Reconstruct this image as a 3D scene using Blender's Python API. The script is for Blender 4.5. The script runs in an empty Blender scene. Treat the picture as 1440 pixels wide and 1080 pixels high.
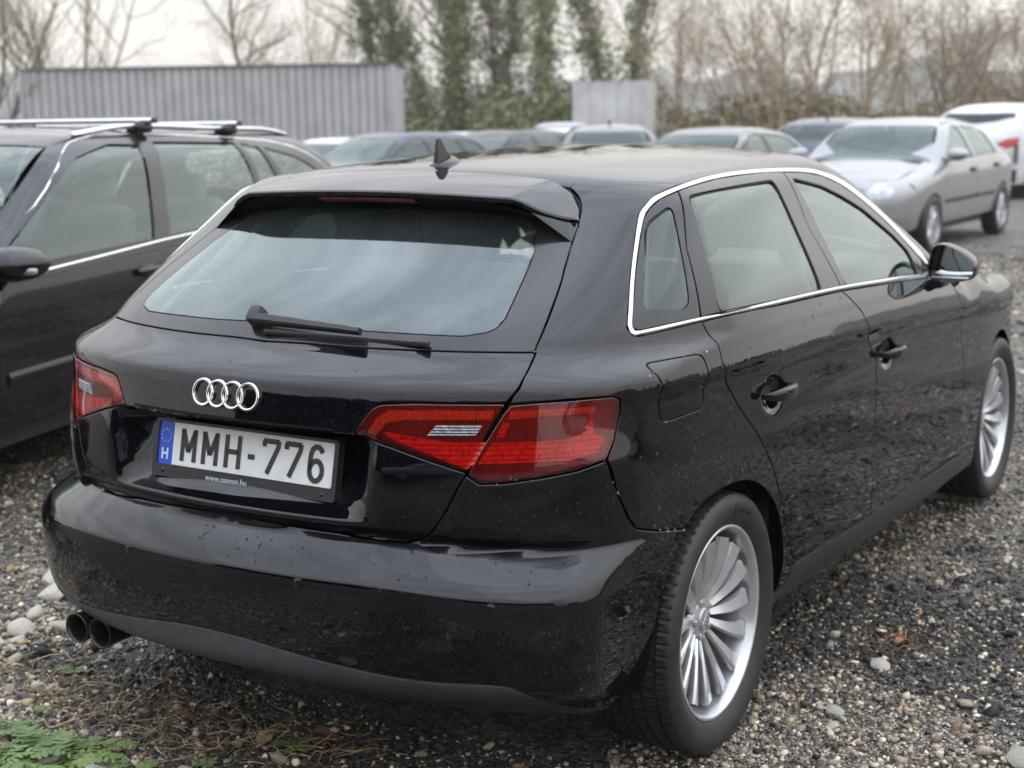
import bpy, bmesh, math, random
import numpy as np
from mathutils import Vector, Matrix
from mathutils.geometry import delaunay_2d_cdt
from math import radians as R, pi, sin, cos

# ------------------------------------------------------------------ camera, light, exposure
S = bpy.context.scene
COL = S.collection
cam_d = bpy.data.cameras.new('camera'); cam = bpy.data.objects.new('camera', cam_d); COL.objects.link(cam)
CAM = np.array([-3.0989, -2.1784, 1.5436]); YAW, PITCH, ROLL, FPX = .553507, -.188168, -.016619, 2043.47
fw = np.array([cos(PITCH)*cos(YAW), cos(PITCH)*sin(YAW), sin(PITCH)])
rt = np.cross(fw, [0, 0, 1]); rt /= np.linalg.norm(rt); up = np.cross(rt, fw)
rt, up = rt*cos(ROLL)+up*sin(ROLL), -rt*sin(ROLL)+up*cos(ROLL)
cam.matrix_world = Matrix([[rt[i], up[i], -fw[i], CAM[i]] for i in range(3)] + [[0, 0, 0, 1]])
cam_d.sensor_width = 36; cam_d.lens = FPX/1440*36; cam_d.clip_start = .05; cam_d.clip_end = 3000
cam_d.dof.use_dof = True; cam_d.dof.focus_distance = 3.05; cam_d.dof.aperture_fstop = 4.2; cam_d.dof.aperture_blades = 0
S.camera = cam

SUN_EL, SUN_AZ = 38, 150
W_ = bpy.data.worlds.new('World'); S.world = W_; W_.use_nodes = True
nt = W_.node_tree; N = nt.nodes; L = nt.links; N.clear()
out = N.new('ShaderNodeOutputWorld'); bg = N.new('ShaderNodeBackground'); bg.inputs[1].default_value = .1
sky = N.new('ShaderNodeTexSky'); sky.sky_type = 'NISHITA'; sky.sun_disc = False
sky.sun_elevation = R(SUN_EL); sky.sun_rotation = R(SUN_AZ)
tc = N.new('ShaderNodeTexCoord'); sep = N.new('ShaderNodeSeparateXYZ'); L.new(tc.outputs['Generated'], sep.inputs[0])
ramp = N.new('ShaderNodeValToRGB'); L.new(sep.outputs['Z'], ramp.inputs[0])
cr = ramp.color_ramp; cr.elements[0].position = 0; cr.elements[0].color = (.60, .57, .53, 1)
cr.elements[1].position = 1; cr.elements[1].color = (1.45, 1.57, 1.84, 1)
e = cr.elements.new(.12); e.color = (.64, .62, .585, 1)
e = cr.elements.new(.4); e.color = (.90, .92, .96, 1)
mp = N.new('ShaderNodeMapping'); mp.inputs['Scale'].default_value = (1.6, 1.6, 7); L.new(tc.outputs['Generated'], mp.inputs[0])
nz = N.new('ShaderNodeTexNoise'); nz.inputs['Scale'].default_value = 2.2; nz.inputs['Detail'].default_value = 6; nz.inputs['Roughness'].default_value = .55
L.new(mp.outputs[0], nz.inputs['Vector'])
mr = N.new('ShaderNodeMapRange'); mr.inputs[1].default_value = .3; mr.inputs[2].default_value = .7; mr.inputs[3].default_value = 7.6; mr.inputs[4].default_value = 11.6
L.new(nz.outputs['Fac'], mr.inputs[0])
vm = N.new('ShaderNodeVectorMath'); vm.operation = 'SCALE'; L.new(ramp.outputs[0], vm.inputs[0]); L.new(mr.outputs[0], vm.inputs['Scale'])
mx = N.new('ShaderNodeMix'); mx.data_type = 'RGBA'; mx.inputs[0].default_value = .94
L.new(sky.outputs[0], mx.inputs[6]); L.new(vm.outputs[0], mx.inputs[7]); L.new(mx.outputs[2], bg.inputs[0]); L.new(bg.outputs[0], out.inputs[0])
sd = bpy.data.lights.new('sun', 'SUN'); sd.energy = .5; sd.angle = R(120); sd.color = (1, .96, .9)
so = bpy.data.objects.new('sun', sd); COL.objects.link(so)
so.rotation_euler = (R(90-SUN_EL), 0, R(180-SUN_AZ))
S.view_settings.view_transform = 'Standard'; S.view_settings.look = 'None'
S.view_settings.exposure = .93; S.view_settings.gamma = 1; S.view_settings.use_curve_mapping = False
S.render.engine = 'CYCLES'
S.cycles.max_bounces = 10; S.cycles.transparent_max_bounces = 24; S.cycles.glossy_bounces = 5; S.cycles.caustics_reflective = False; S.cycles.caustics_refractive = False
S.cycles.use_denoising = True
rng = np.random.default_rng(7); random.seed(7)

# ------------------------------------------------------------------ materials
def nodes(name):
    m = bpy.data.materials.new(name); m.use_nodes = True
    t = m.node_tree; b = t.nodes['Principled BSDF']
    return m, t, b
def setp(b, **k):
    names = dict(color='Base Color', rough='Roughness', metal='Metallic', coat='Coat Weight', coatr='Coat Roughness', spec='Specular IOR Level', trans='Transmission Weight', ior='IOR', sheen='Sheen Weight', alpha='Alpha')
    for a, v in k.items():
        if a == 'color': v = (*v, 1)
        b.inputs[names[a]].default_value = v
def plain(name, color, rough=.5, vary=0., scale=30., bump=0., **k):
    m, t, b = nodes(name); setp(b, color=color, rough=rough, **k)
    if vary or bump:
        tc = t.nodes.new('ShaderNodeTexCoord'); n = t.nodes.new('ShaderNodeTexNoise'); n.inputs['Scale'].default_value = scale; n.inputs['Detail'].default_value = 5
        t.links.new(tc.outputs['Object'], n.inputs['Vector'])
        if vary:
            r = t.nodes.new('ShaderNodeMapRange'); r.inputs[1].default_value = .3; r.inputs[2].default_value = .7; r.inputs[3].default_value = 1-vary; r.inputs[4].default_value = 1+vary
            v = t.nodes.new('ShaderNodeVectorMath'); v.operation = 'SCALE'; v.inputs[0].default_value = color
            t.links.new(n.outputs['Fac'], r.inputs[0]); t.links.new(r.outputs[0], v.inputs['Scale']); t.links.new(v.outputs[0], b.inputs['Base Color'])
            r2 = t.nodes.new('ShaderNodeMapRange'); r2.inputs[3].default_value = rough*(1-vary*.6); r2.inputs[4].default_value = min(1, rough*(1+vary*.6))
            t.links.new(n.outputs['Fac'], r2.inputs[0]); t.links.new(r2.outputs[0], b.inputs['Roughness'])
        if bump:
            bp = t.nodes.new('ShaderNodeBump'); bp.inputs['Strength'].default_value = bump; bp.inputs['Distance'].default_value = .003
            t.links.new(n.outputs['Fac'], bp.inputs['Height']); t.links.new(bp.outputs[0], b.inputs['Normal'])
    return m
def car_paint(name, color, metal=0., flake=0., dirt=.25, coat_rough=.025, dust=(.16, .15, .135), base_rough=.35):
    """clear-coated paint with a thin film of road dust that thickens in streaks"""
    m, t, b = nodes(name); setp(b, color=color, rough=base_rough, metal=metal, coat=1., coatr=coat_rough, spec=.0)
    tc = t.nodes.new('ShaderNodeTexCoord')
    n = t.nodes.new('ShaderNodeTexNoise'); n.inputs['Scale'].default_value = 5; n.inputs['Detail'].default_value = 9; n.inputs['Roughness'].default_value = .7
    mpn = t.nodes.new('ShaderNodeMapping'); mpn.inputs['Scale'].default_value = (1, 1, .45)
    t.links.new(tc.outputs['Object'], mpn.inputs[0]); t.links.new(mpn.outputs[0], n.inputs['Vector'])
    sp = t.nodes.new('ShaderNodeSeparateXYZ'); t.links.new(tc.outputs['Object'], sp.inputs[0])
    low = t.nodes.new('ShaderNodeMapRange'); low.inputs[1].default_value = .75; low.inputs[2].default_value = .25; low.inputs[3].default_value = .003; low.inputs[4].default_value = dirt
    t.links.new(sp.outputs['Z'], low.inputs[0])
    r = t.nodes.new('ShaderNodeMapRange'); r.inputs[1].default_value = .35; r.inputs[2].default_value = .75
    t.links.new(n.outputs['Fac'], r.inputs[0])
    mu = t.nodes.new('ShaderNodeMath'); mu.operation = 'MULTIPLY'; t.links.new(r.outputs[0], mu.inputs[0]); t.links.new(low.outputs[0], mu.inputs[1])
    mix = t.nodes.new('ShaderNodeMix'); mix.data_type = 'RGBA'; mix.inputs[6].default_value = (*color, 1); mix.inputs[7].default_value = (*dust, 1)
    t.links.new(mu.outputs[0], mix.inputs[0]); t.links.new(mix.outputs[2], b.inputs['Base Color'])
    cw = t.nodes.new('ShaderNodeMath'); cw.operation = 'MULTIPLY_ADD'; cw.inputs[1].default_value = .5; cw.inputs[2].default_value = coat_rough
    t.links.new(mu.outputs[0], cw.inputs[0]); t.links.new(cw.outputs[0], b.inputs['Coat Roughness'])
    return m
def glass(name, tint, refl=1.6, veil=0., veilc=(.55, .6, .6), ior=1.5, gcol=(1, 1, 1)):
    """thin tinted pane: see-through with Fresnel reflection; veil = film of condensation and dust"""
    m = bpy.data.materials.new(name); m.use_nodes = True; t = m.node_tree; t.nodes.clear()
    o = t.nodes.new('ShaderNodeOutputMaterial'); tr = t.nodes.new('ShaderNodeBsdfTransparent'); tr.inputs[0].default_value = (*tint, 1)
    gl = t.nodes.new('ShaderNodeBsdfGlossy'); gl.inputs['Roughness'].default_value = .015; gl.inputs[0].default_value = (*gcol, 1)
    df = t.nodes.new('ShaderNodeBsdfDiffuse'); df.inputs[0].default_value = (*veilc, 1)
    n = t.nodes.new('ShaderNodeTexNoise'); n.inputs['Scale'].default_value = 3.5; n.inputs['Detail'].default_value = 4
    tc = t.nodes.new('ShaderNodeTexCoord'); t.links.new(tc.outputs['Object'], n.inputs['Vector'])
    r = t.nodes.new('ShaderNodeMapRange'); r.inputs[1].default_value = .3; r.inputs[2].default_value = .7; r.inputs[3].default_value = veil*.7; r.inputs[4].default_value = veil*1.3
    t.links.new(n.outputs['Fac'], r.inputs[0])
    m1 = t.nodes.new('ShaderNodeMixShader'); t.links.new(r.outputs[0], m1.inputs[0]); t.links.new(tr.outputs[0], m1.inputs[1]); t.links.new(df.outputs[0], m1.inputs[2])
    fr = t.nodes.new('ShaderNodeFresnel'); fr.inputs[0].default_value = ior
    mu = t.nodes.new('ShaderNodeMath'); mu.operation = 'MULTIPLY'; mu.use_clamp = True; mu.inputs[1].default_value = refl; t.links.new(fr.outputs[0], mu.inputs[0])
    m2 = t.nodes.new('ShaderNodeMixShader'); t.links.new(mu.outputs[0], m2.inputs[0]); t.links.new(m1.outputs[0], m2.inputs[1]); t.links.new(gl.outputs[0], m2.inputs[2])
    t.links.new(m2.outputs[0], o.inputs[0])
    return m
M = {}
M['paint'] = car_paint('black_paint', (.0022, .0022, .0042), dirt=.03, base_rough=.3, coat_rough=.012)
M['paint_far'] = car_paint('dark_grey_paint', (.006, .006, .0075), dirt=.08, coat_rough=.03)
M['silver'] = car_paint('silver_paint', (.28, .283, .29), metal=.3, dirt=.3, coat_rough=.05)
M['white'] = car_paint('white_paint', (.62, .63, .64), dirt=.2)
M['greycar'] = car_paint('grey_paint', (.16, .155, .155), metal=.3, dirt=.2)
M['bluecar'] = car_paint('blue_paint', (.022, .032, .065), metal=.1, dirt=.2)
M['bluegrey'] = car_paint('steel_blue_paint', (.035, .048, .078), metal=.2, dirt=.2)
M['redcar'] = car_paint('red_paint', (.38, .03, .025), dirt=.2)
M['gloss_black'] = plain('gloss_black_trim', (.009, .009, .010), .10, vary=.2, scale=12)
M['pillar'] = plain('black_pillar_film', (.014, .013, .014), .16, vary=.25, scale=9)
M['plastic'] = plain('black_plastic', (.018, .018, .019), .42, vary=.25, scale=60, bump=.15)
M['matte'] = plain('dark_matte', (.006, .006, .006), .85)
M['apron'] = plain('grained_grey_plastic', (.03, .03, .033), .42, vary=.3, scale=40, bump=.25)
M['apron_grey'] = plain('grained_apron_plastic', (.055, .057, .064), .45, vary=.25, scale=30, bump=.2)
M['rubber'] = plain('tyre_rubber', (.017, .017, .018), .55, vary=.35, scale=25, bump=.2)
M['chrome'] = plain('chrome', (.86, .87, .88), .07, metal=1.)
M['trim_chrome'] = plain('bright_trim', (.62, .63, .64), .16, metal=1.)
M['satin'] = plain('satin_aluminium', (.74, .75, .77), .22, metal=1., vary=.08, scale=20)
M['alloy'] = plain('silver_alloy', (.56, .57, .59), .30, vary=.14, scale=14, metal=.7, coat=.6, coatr=.08)
M['barrel'] = plain('alloy_barrel', (.42, .42, .43), .36, vary=.3, scale=12, metal=.7)
M['brake'] = plain('rusty_brake_steel', (.10, .055, .035), .6, vary=.5, scale=30, metal=.5)
M['glass'] = glass('side_glass', (.80, .89, .85), 1.35, .02, (.45, .56, .50), gcol=(.90, 1, .95))
M['rear_glass'] = glass('misted_rear_glass', (.74, .85, .81), 1.75, .035, (.5, .6, .6), gcol=(.88, .99, .98))
M['farglass'] = glass('dark_glass', (.40, .48, .46), 1.3, .03, gcol=(.88, 1, .96))
M['mirror'] = plain('mirror_glass', (.75, .78, .80), .02, metal=1.)
M['red_lens'] = glass('red_lens', (.98, .42, .38), 1.35, .03, (.7, .03, .03))
M['lamp_dark'] = plain('dark_red_housing', (.16, .012, .014), .30, vary=.4, scale=40)
M['lamp_red'] = plain('red_reflector', (1., .05, .04), .28, vary=.25, scale=90)
M['lamp_bright'] = plain('bright_red_band', (1., .26, .12), .25, vary=.2, scale=120)
M['lamp_white'] = plain('clear_reflector', (.26, .26, .27), .22, vary=.5, scale=110, metal=.5, coat=.6)
M['red_far'] = plain('red_tail_lamp', (.42, .012, .015), .12, coat=.8)
M['headlamp'] = plain('headlamp_clear', (.34, .35, .35), .10, vary=.5, scale=9, metal=.35, coat=1.)
def ribbed(key, scale, rot, amt):
    m = M[key]; t = m.node_tree; b = t.nodes['Principled BSDF']; tc = t.nodes.new('ShaderNodeTexCoord'); mp = t.nodes.new('ShaderNodeMapping'); mp.inputs['Rotation'].default_value = rot
    w = t.nodes.new('ShaderNodeTexWave'); w.inputs['Scale'].default_value = scale; w.inputs['Distortion'].default_value = 0; t.links.new(tc.outputs['Object'], mp.inputs[0]); t.links.new(mp.outputs[0], w.inputs[0])
    bp = t.nodes.new('ShaderNodeBump'); bp.inputs['Strength'].default_value = amt; bp.inputs['Distance'].default_value = .004; t.links.new(w.outputs['Fac'], bp.inputs['Height']); t.links.new(bp.outputs[0], b.inputs['Normal'])
ribbed('lamp_bright', 42, (0, 0, R(65)), .9); ribbed('lamp_red', 30, (0, R(90), 0), .8); ribbed('lamp_white', 55, (0, R(90), 0), 1.)
M['plate_white'] = plain('plate_white', (.72, .73, .72), .38, vary=.06, scale=30)
M['plate_blue'] = plain('plate_blue', (.008, .075, .52), .38)
M['plate_ink'] = plain('plate_ink', (.025, .027, .025), .45)
M['plate_print'] = plain('pale_print', (.55, .60, .66), .5)
M['star'] = plain('star_print', (.72, .62, .45), .5)
M['seat'] = plain('grey_seat_fabric', (.035, .036, .037), .85, vary=.25, scale=120, bump=.3)
M['seat_light'] = plain('pale_seat_fabric', (.17, .18, .17), .85, vary=.2, scale=120)
M['dash'] = plain('dashboard_plastic', (.02, .02, .021), .6)
M['headliner'] = plain('grey_headliner', (.16, .165, .16), .9)
M['sign_white'] = plain('paper_white', (.7, .72, .7), .6)

# ------------------------------------------------------------------ object helpers
def link(o, parent=None):
    COL.objects.link(o)
    if parent is not None: o.parent = parent
    return o
def mesh_obj(name, verts, faces, mat, parent=None, normals=None, smooth=True, mats=None, fmat=None, colors=None):
    me = bpy.data.meshes.new(name)
    if isinstance(verts, np.ndarray): verts = verts.tolist()
    me.from_pydata(verts, [], faces)
    if mats:
        for x in mats: me.materials.append(x)
        me.polygons.foreach_set('material_index', fmat)
    else: me.materials.append(mat)
    if smooth: me.polygons.foreach_set('use_smooth', [True]*len(me.polygons))
    me.update()
    if normals is not None: me.normals_split_custom_set_from_vertices(normals if isinstance(normals, list) else normals.tolist())
    return link(bpy.data.objects.new(name, me), parent)
def empty(name, label, cat, loc=(0, 0, 0), rz=0, group=None):
    o = bpy.data.objects.new(name, None); COL.objects.link(o); o.location = loc; o.rotation_euler = (0, 0, rz); o.empty_display_size = .2
    o['label'] = label; o['category'] = cat
    if group: o['group'] = group
    return o
def tag(o, label, cat, group=None, kind=None):
    if kind: o['kind'] = kind
    if label: o['label'] = label
    if cat: o['category'] = cat
    if group: o['group'] = group
    return o
def bm_obj(name, bm, mat, parent=None, smooth=True, angle=None, mats=None):
    me = bpy.data.meshes.new(name); bmesh.ops.recalc_face_normals(bm, faces=bm.faces[:]); bm.to_mesh(me); bm.free()
    for x in (mats or [mat]): me.materials.append(x)
    if smooth: me.polygons.foreach_set('use_smooth', [True]*len(me.polygons))
    o = link(bpy.data.objects.new(name, me), parent)
    if smooth and angle is not None: me.set_sharp_from_angle(angle=R(angle))
    return o
def add_box(bm, c, s, bevel=0., rot=None, seg=2):
    r = bmesh.ops.create_cube(bm, size=1); v = r['verts']
    bmesh.ops.scale(bm, vec=s, verts=v)
    if bevel:
        es = list({e for x in v for e in x.link_edges})
        v = list({x for f in bmesh.ops.bevel(bm, geom=es, offset=bevel, segments=seg, affect='EDGES', profile=.5)['faces'] for x in f.verts} | {x for x in v if x.is_valid})
    if rot is not None: bmesh.ops.rotate(bm, cent=(0, 0, 0), matrix=rot, verts=v)
    bmesh.ops.translate(bm, vec=c, verts=v); return v
def lathe(prof, seg, close=False):
    """prof: list of (radius, axial) about the local y axis -> verts, faces"""
    n = len(prof); V = []; Fc = []
    for i in range(seg):
        a = 2*pi*i/seg; c, s = cos(a), sin(a)
        V += [(r*c, y, r*s) for r, y in prof]
    for i in range(seg):
        j = (i+1) % seg
        for k in range(n-1 if not close else n):
            k2 = (k+1) % n
            Fc.append((i*n+k, i*n+k2, j*n+k2, j*n+k))
    return V, Fc
def tube_mesh(V, Fc, path, rad, seg=6, cap=True):
    """append a tube along path with radius per point"""
    path = np.asarray(path, float); b0 = len(V); n = len(path)
    t = np.gradient(path, axis=0); t /= np.linalg.norm(t, axis=1, keepdims=True)+1e-9
    ref = np.array([0, 0, 1.]) if abs(t[0][2]) < .9 else np.array([1., 0, 0])
    for i in range(n):
        u = np.cross(t[i], ref); u /= np.linalg.norm(u)+1e-9; w = np.cross(u, t[i])
        r = rad[i] if hasattr(rad, '__len__') else rad
        for k in range(seg):
            a = 2*pi*k/seg; V.append(tuple(path[i]+r*(u*cos(a)+w*sin(a))))
    for i in range(n-1):
        for k in range(seg):
            k2 = (k+1) % seg; Fc.append((b0+i*seg+k, b0+i*seg+k2, b0+(i+1)*seg+k2, b0+(i+1)*seg+k))
    if cap:
        Fc.append(tuple(b0+k for k in range(seg))[::-1]); Fc.append(tuple(b0+(n-1)*seg+k for k in range(seg)))
def catmull(P, n=6, closed=False):
    P = np.asarray(P, float); out = []; m = len(P)
    for i in range(m if closed else m-1):
        p1, p2 = P[i], P[(i+1) % m]
        p0 = P[(i-1) % m] if (closed or i > 0) else 2*p1-p2
        p3 = P[(i+2) % m] if (closed or i+2 < m) else 2*p2-p1
        for k in range(n):
            t = k/n; out.append(.5*((2*p1)+(-p0+p2)*t+(2*p0-5*p1+4*p2-p3)*t*t+(-p0+3*p1-3*p2+p3)*t**3))
    if not closed: out.append(P[-1])
    return np.array(out)

# ------------------------------------------------------------------ body surfaces: a smooth solid f(P) < 0 and panels laid out on it
def pchip(xs, ys):
    xs = np.asarray(xs, float); ys = np.asarray(ys, float); h = np.diff(xs); d = np.diff(ys)/h
    m = np.zeros_like(ys); m[0] = d[0]; m[-1] = d[-1]
    for i in range(1, len(xs)-1):
        if d[i-1]*d[i] > 0:
            w1 = 2*h[i]+h[i-1]; w2 = h[i]+2*h[i-1]; m[i] = (w1+w2)/(w1/d[i-1]+w2/d[i])
    def f(x):
        x = np.clip(x, xs[0], xs[-1]); i = np.clip(np.searchsorted(xs, x, side='right')-1, 0, len(h)-1)
        t = (x-xs[i])/h[i]; t2 = t*t; t3 = t2*t
        return (2*t3-3*t2+1)*ys[i]+(t3-2*t2+t)*h[i]*m[i]+(-2*t3+3*t2)*ys[i+1]+(t3-t2)*h[i]*m[i+1]
    return f
def smax(a, b, k):
    h = np.maximum(k-np.abs(a-b), 0)/k
    return np.maximum(a, b)+h*h*k*.25
def sstep(a, b, x):
    t = np.clip((x-a)/(b-a), 0, 1); return t*t*(3-2*t)
class Chart:
    """a 2-D map of the body surface: rays from an axis outwards"""
    def __init__(s, kind, x0=0., z0=.75): s.k, s.x0, s.z0 = kind, x0, z0
    def to2(s, P):
        x, y, z = P[..., 0], P[..., 1], P[..., 2]
        if s.k == 'cx': return np.stack([x, .8*np.arctan2(y, z-s.z0)], -1)
        if s.k == 'cz': return np.stack([.95*np.arctan2(y, -(x-s.x0)), z], -1)
        if s.k == 'cf': return np.stack([.95*np.arctan2(y, (x-s.x0)), z], -1)
        if s.k == 'side': return np.stack([x, z], -1)
        return np.stack([x, y], -1)
    def ray(s, Q):
        a, b = Q[..., 0], Q[..., 1]; o = np.zeros_like(a)
        if s.k == 'cx': return np.stack([a, o, o+s.z0], -1), np.stack([o, np.sin(b/.8), np.cos(b/.8)], -1)
        if s.k == 'cz': return np.stack([o+s.x0, o, b], -1), np.stack([-np.cos(a/.95), np.sin(a/.95), o], -1)
        if s.k == 'cf': return np.stack([o+s.x0, o, b], -1), np.stack([np.cos(a/.95), np.sin(a/.95), o], -1)
        if s.k == 'side': return np.stack([a, o, b], -1), np.stack([o, o-1, o], -1)
        return np.stack([a, b, o+.35], -1), np.stack([o, o, o+1], -1)
def solve(f, ch, Q):
    O, Dr = ch.ray(np.asarray(Q, float)); lo = np.full(O.shape[:-1], .03); hi = np.full(O.shape[:-1], 2.3)
    for _ in range(23):
        m = .5*(lo+hi); ins = f(O+m[..., None]*Dr) < 0
        lo = np.where(ins, m, lo); hi = np.where(ins, hi, m)
    return O+(.5*(lo+hi))[..., None]*Dr
def grad(f, P, e=.0015):
    g = np.stack([f(P+np.eye(3)[i]*e)-f(P-np.eye(3)[i]*e) for i in range(3)], -1)
    return g/(np.linalg.norm(g, axis=-1, keepdims=True)+1e-12)
def inpoly(pts, poly):
    x, y = pts[:, 0], pts[:, 1]; c = np.zeros(len(pts), bool); n = len(poly)
    for i in range(n):
        x1, y1 = poly[i]; x2, y2 = poly[(i+1) % n]
        if y1 == y2: continue
        k = ((y1 > y) != (y2 > y)) & (x < (x2-x1)*(y-y1)/(y2-y1)+x1); c ^= k
    return c
def resample(P, h):
    P = np.asarray(P, float); out = []
    for i in range(len(P)):
        a, b = P[i], P[(i+1) % len(P)]; n = max(1, int(math.ceil(np.linalg.norm(b-a)/h)))
        out += [a+(b-a)*k/n for k in range(n)]
    return np.array(out)
def loop_in(P, nrm):
    """unit inward directions (mitred) along a closed loop lying on the surface"""
    A = np.zeros(3); c = P.mean(0)
    for i in range(len(P)): A += np.cross(P[i]-c, P[(i+1) % len(P)]-c)
    sg = 1. if A @ nrm.mean(0) > 0 else -1.
    t = np.roll(P, -1, 0)-P; t /= np.linalg.norm(t, axis=1, keepdims=True)+1e-12
    n2 = np.cross(nrm, t)*sg; n1 = np.roll(n2, 1, 0); b = n1+n2; b /= np.linalg.norm(b, axis=1, keepdims=True)+1e-9
    return b/np.maximum((b*n2).sum(1), .55)[:, None], sg
def round_poly(P, r, n=5):
    P = np.asarray(P, float); out = []; m = len(P)
    for i in range(m):
        a, p, c = P[i-1], P[i], P[(i+1) % m]; ra = min(r, .45*np.linalg.norm(a-p)); rc = min(r, .45*np.linalg.norm(c-p))
        s = p+(a-p)/np.linalg.norm(a-p)*ra; e = p+(c-p)/np.linalg.norm(c-p)*rc
        out += [(1-t)**2*s+2*t*(1-t)*p+t*t*e for t in np.linspace(0, 1, n)]
    return np.array(out)
def inset(f, P, d):
    n = grad(f, P); b, sg = loop_in(P, n); return P+b*d
def panel(name, f, ch, outline, mat, parent=None, h=.02, gap=.0, bevel=.0, skirt=.0, off=0., holes=(), edge_h=None, mirror=False, extra=None, bulge=None, drop=.0012, nogap=None):
    """a curved panel cut from the body surface; off < 0 sets it inwards"""
    ff = (lambda P: f(P)-off) if off else f
    edge_h = edge_h or h*.7
    rings = []
    for hi_, ol in enumerate([outline]+list(holes)):
        P = resample(ol, edge_h); P = solve(ff, ch, ch.to2(P)); n = grad(ff, P); b, sg = loop_in(P, n)
        if hi_: b = -b
        mk = np.ones((len(P), 1)) if nogap is None or hi_ else 1.-nogap(P)[:, None]
        P0 = P+b*gap*mk; P1 = P+b*(gap+bevel)*mk
        q1 = ch.to2(P1); P1 = solve(ff, ch, q1); n1 = grad(ff, P1)
        P0 = solve(ff, ch, ch.to2(P0)) if gap or bevel else P1
        rings.append((P0, P1, n, n1, b, q1, sg if not hi_ else -sg, mk))
    pts = [r[5] for r in rings]; loops = []; k = 0
    for p in pts: loops.append(list(range(k, k+len(p)))); k += len(p)
    lo = pts[0].min(0); hi = pts[0].max(0)
    gx = np.arange(lo[0]+h*.5, hi[0], h); gy = np.arange(lo[1]+h*.5, hi[1], h*.87)
    X, Y = np.meshgrid(gx, gy); X[1::2] += h*.5
    G = np.stack([X.ravel(), Y.ravel()], -1)
    ok = inpoly(G, pts[0])
    for p in pts[1:]: ok &= ~inpoly(G, p)
    G = G[ok]
    allb = np.concatenate(pts)
    if len(G):
        keep = np.ones(len(G), bool)
        for s in range(0, len(G), 4000):
            d = ((G[s:s+4000, None]-allb[None])**2).sum(-1).min(1); keep[s:s+4000] = d > (h*.45)**2
        G = G[keep]
    ex = []; edges = [(l[i], l[(i+1) % len(l)]) for l in loops for i in range(len(l))]
    if extra is not None:
        for pl in extra:
            qq = ch.to2(np.asarray(pl)); oke = inpoly(qq, pts[0])
            d = ((qq[:, None]-allb[None])**2).sum(-1).min(1); oke &= d > (h*.3)**2
            qq = qq[oke]
            if len(qq):
                if len(G): G = G[((G[:, None]-qq[None])**2).sum(-1).min(1) > (h*.4)**2]
                ex.append(qq)
                k0 = len(allb)+sum(len(e) for e in ex[:-1]); dq = np.linalg.norm(np.diff(qq, axis=0), axis=1)
                edges += [(k0+i, k0+i+1) for i in range(len(qq)-1) if dq[i] < h*3]
    ALL = np.concatenate([allb]+ex+([G] if len(G) else []))
    r = delaunay_2d_cdt([Vector(p) for p in ALL.tolist()], edges, [], 0, 1e-7)
    V2 = np.array([tuple(v) for v in r[0]]); T = np.array(r[2])
    cen = V2[T].mean(1); ok = inpoly(cen, pts[0])
    for p in pts[1:]: ok &= ~inpoly(cen, p)
    T = T[ok]
    V3 = solve(ff, ch, V2); Nn = grad(ff, V3)
    fn = np.cross(V3[T[:, 1]]-V3[T[:, 0]], V3[T[:, 2]]-V3[T[:, 0]])
    flip = (fn*Nn[T[:, 0]]).sum(1) < 0
    T[flip] = T[flip][:, ::-1]
    if bulge is not None: V3 = V3+Nn*bulge(V3)[:, None]
    verts = [V3]; norms = [Nn]; faces = T.tolist(); k = len(V3)
    for P0, P1, n, n1, b, q1, sg, mk in rings:
        m = len(P1); idx = np.arange(m); nx = (idx+1) % m
        def strip(a, c):
            for i in range(m):
                q = (a+i, a+(i+1) % m, c+(i+1) % m, c+i); faces.append(q[::-1] if sg > 0 else q)
        if bevel:
            Pd = P0-n*drop*mk; nt_ = n-b*.9*mk; nt_ /= np.linalg.norm(nt_, axis=1, keepdims=True)
            verts += [P1, Pd]; norms += [n1, nt_]; strip(k, k+m); k += 2*m
        if skirt:
            Pa = (P0-n*drop*mk) if bevel else P1
            verts += [Pa, Pa-n*skirt]; norms += [-b, -b]; strip(k, k+m); k += 2*m
    V = np.concatenate(verts); NN = np.concatenate(norms)
    o = mesh_obj(name, V, faces, mat, parent, normals=NN)
    if mirror:
        V2_ = V*[1, -1, 1]; N2 = NN*[1, -1, 1]
        o2 = mesh_obj(name, V2_, [tuple(x)[::-1] for x in faces], mat, parent, normals=N2)
        return o, o2
    return o
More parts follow.
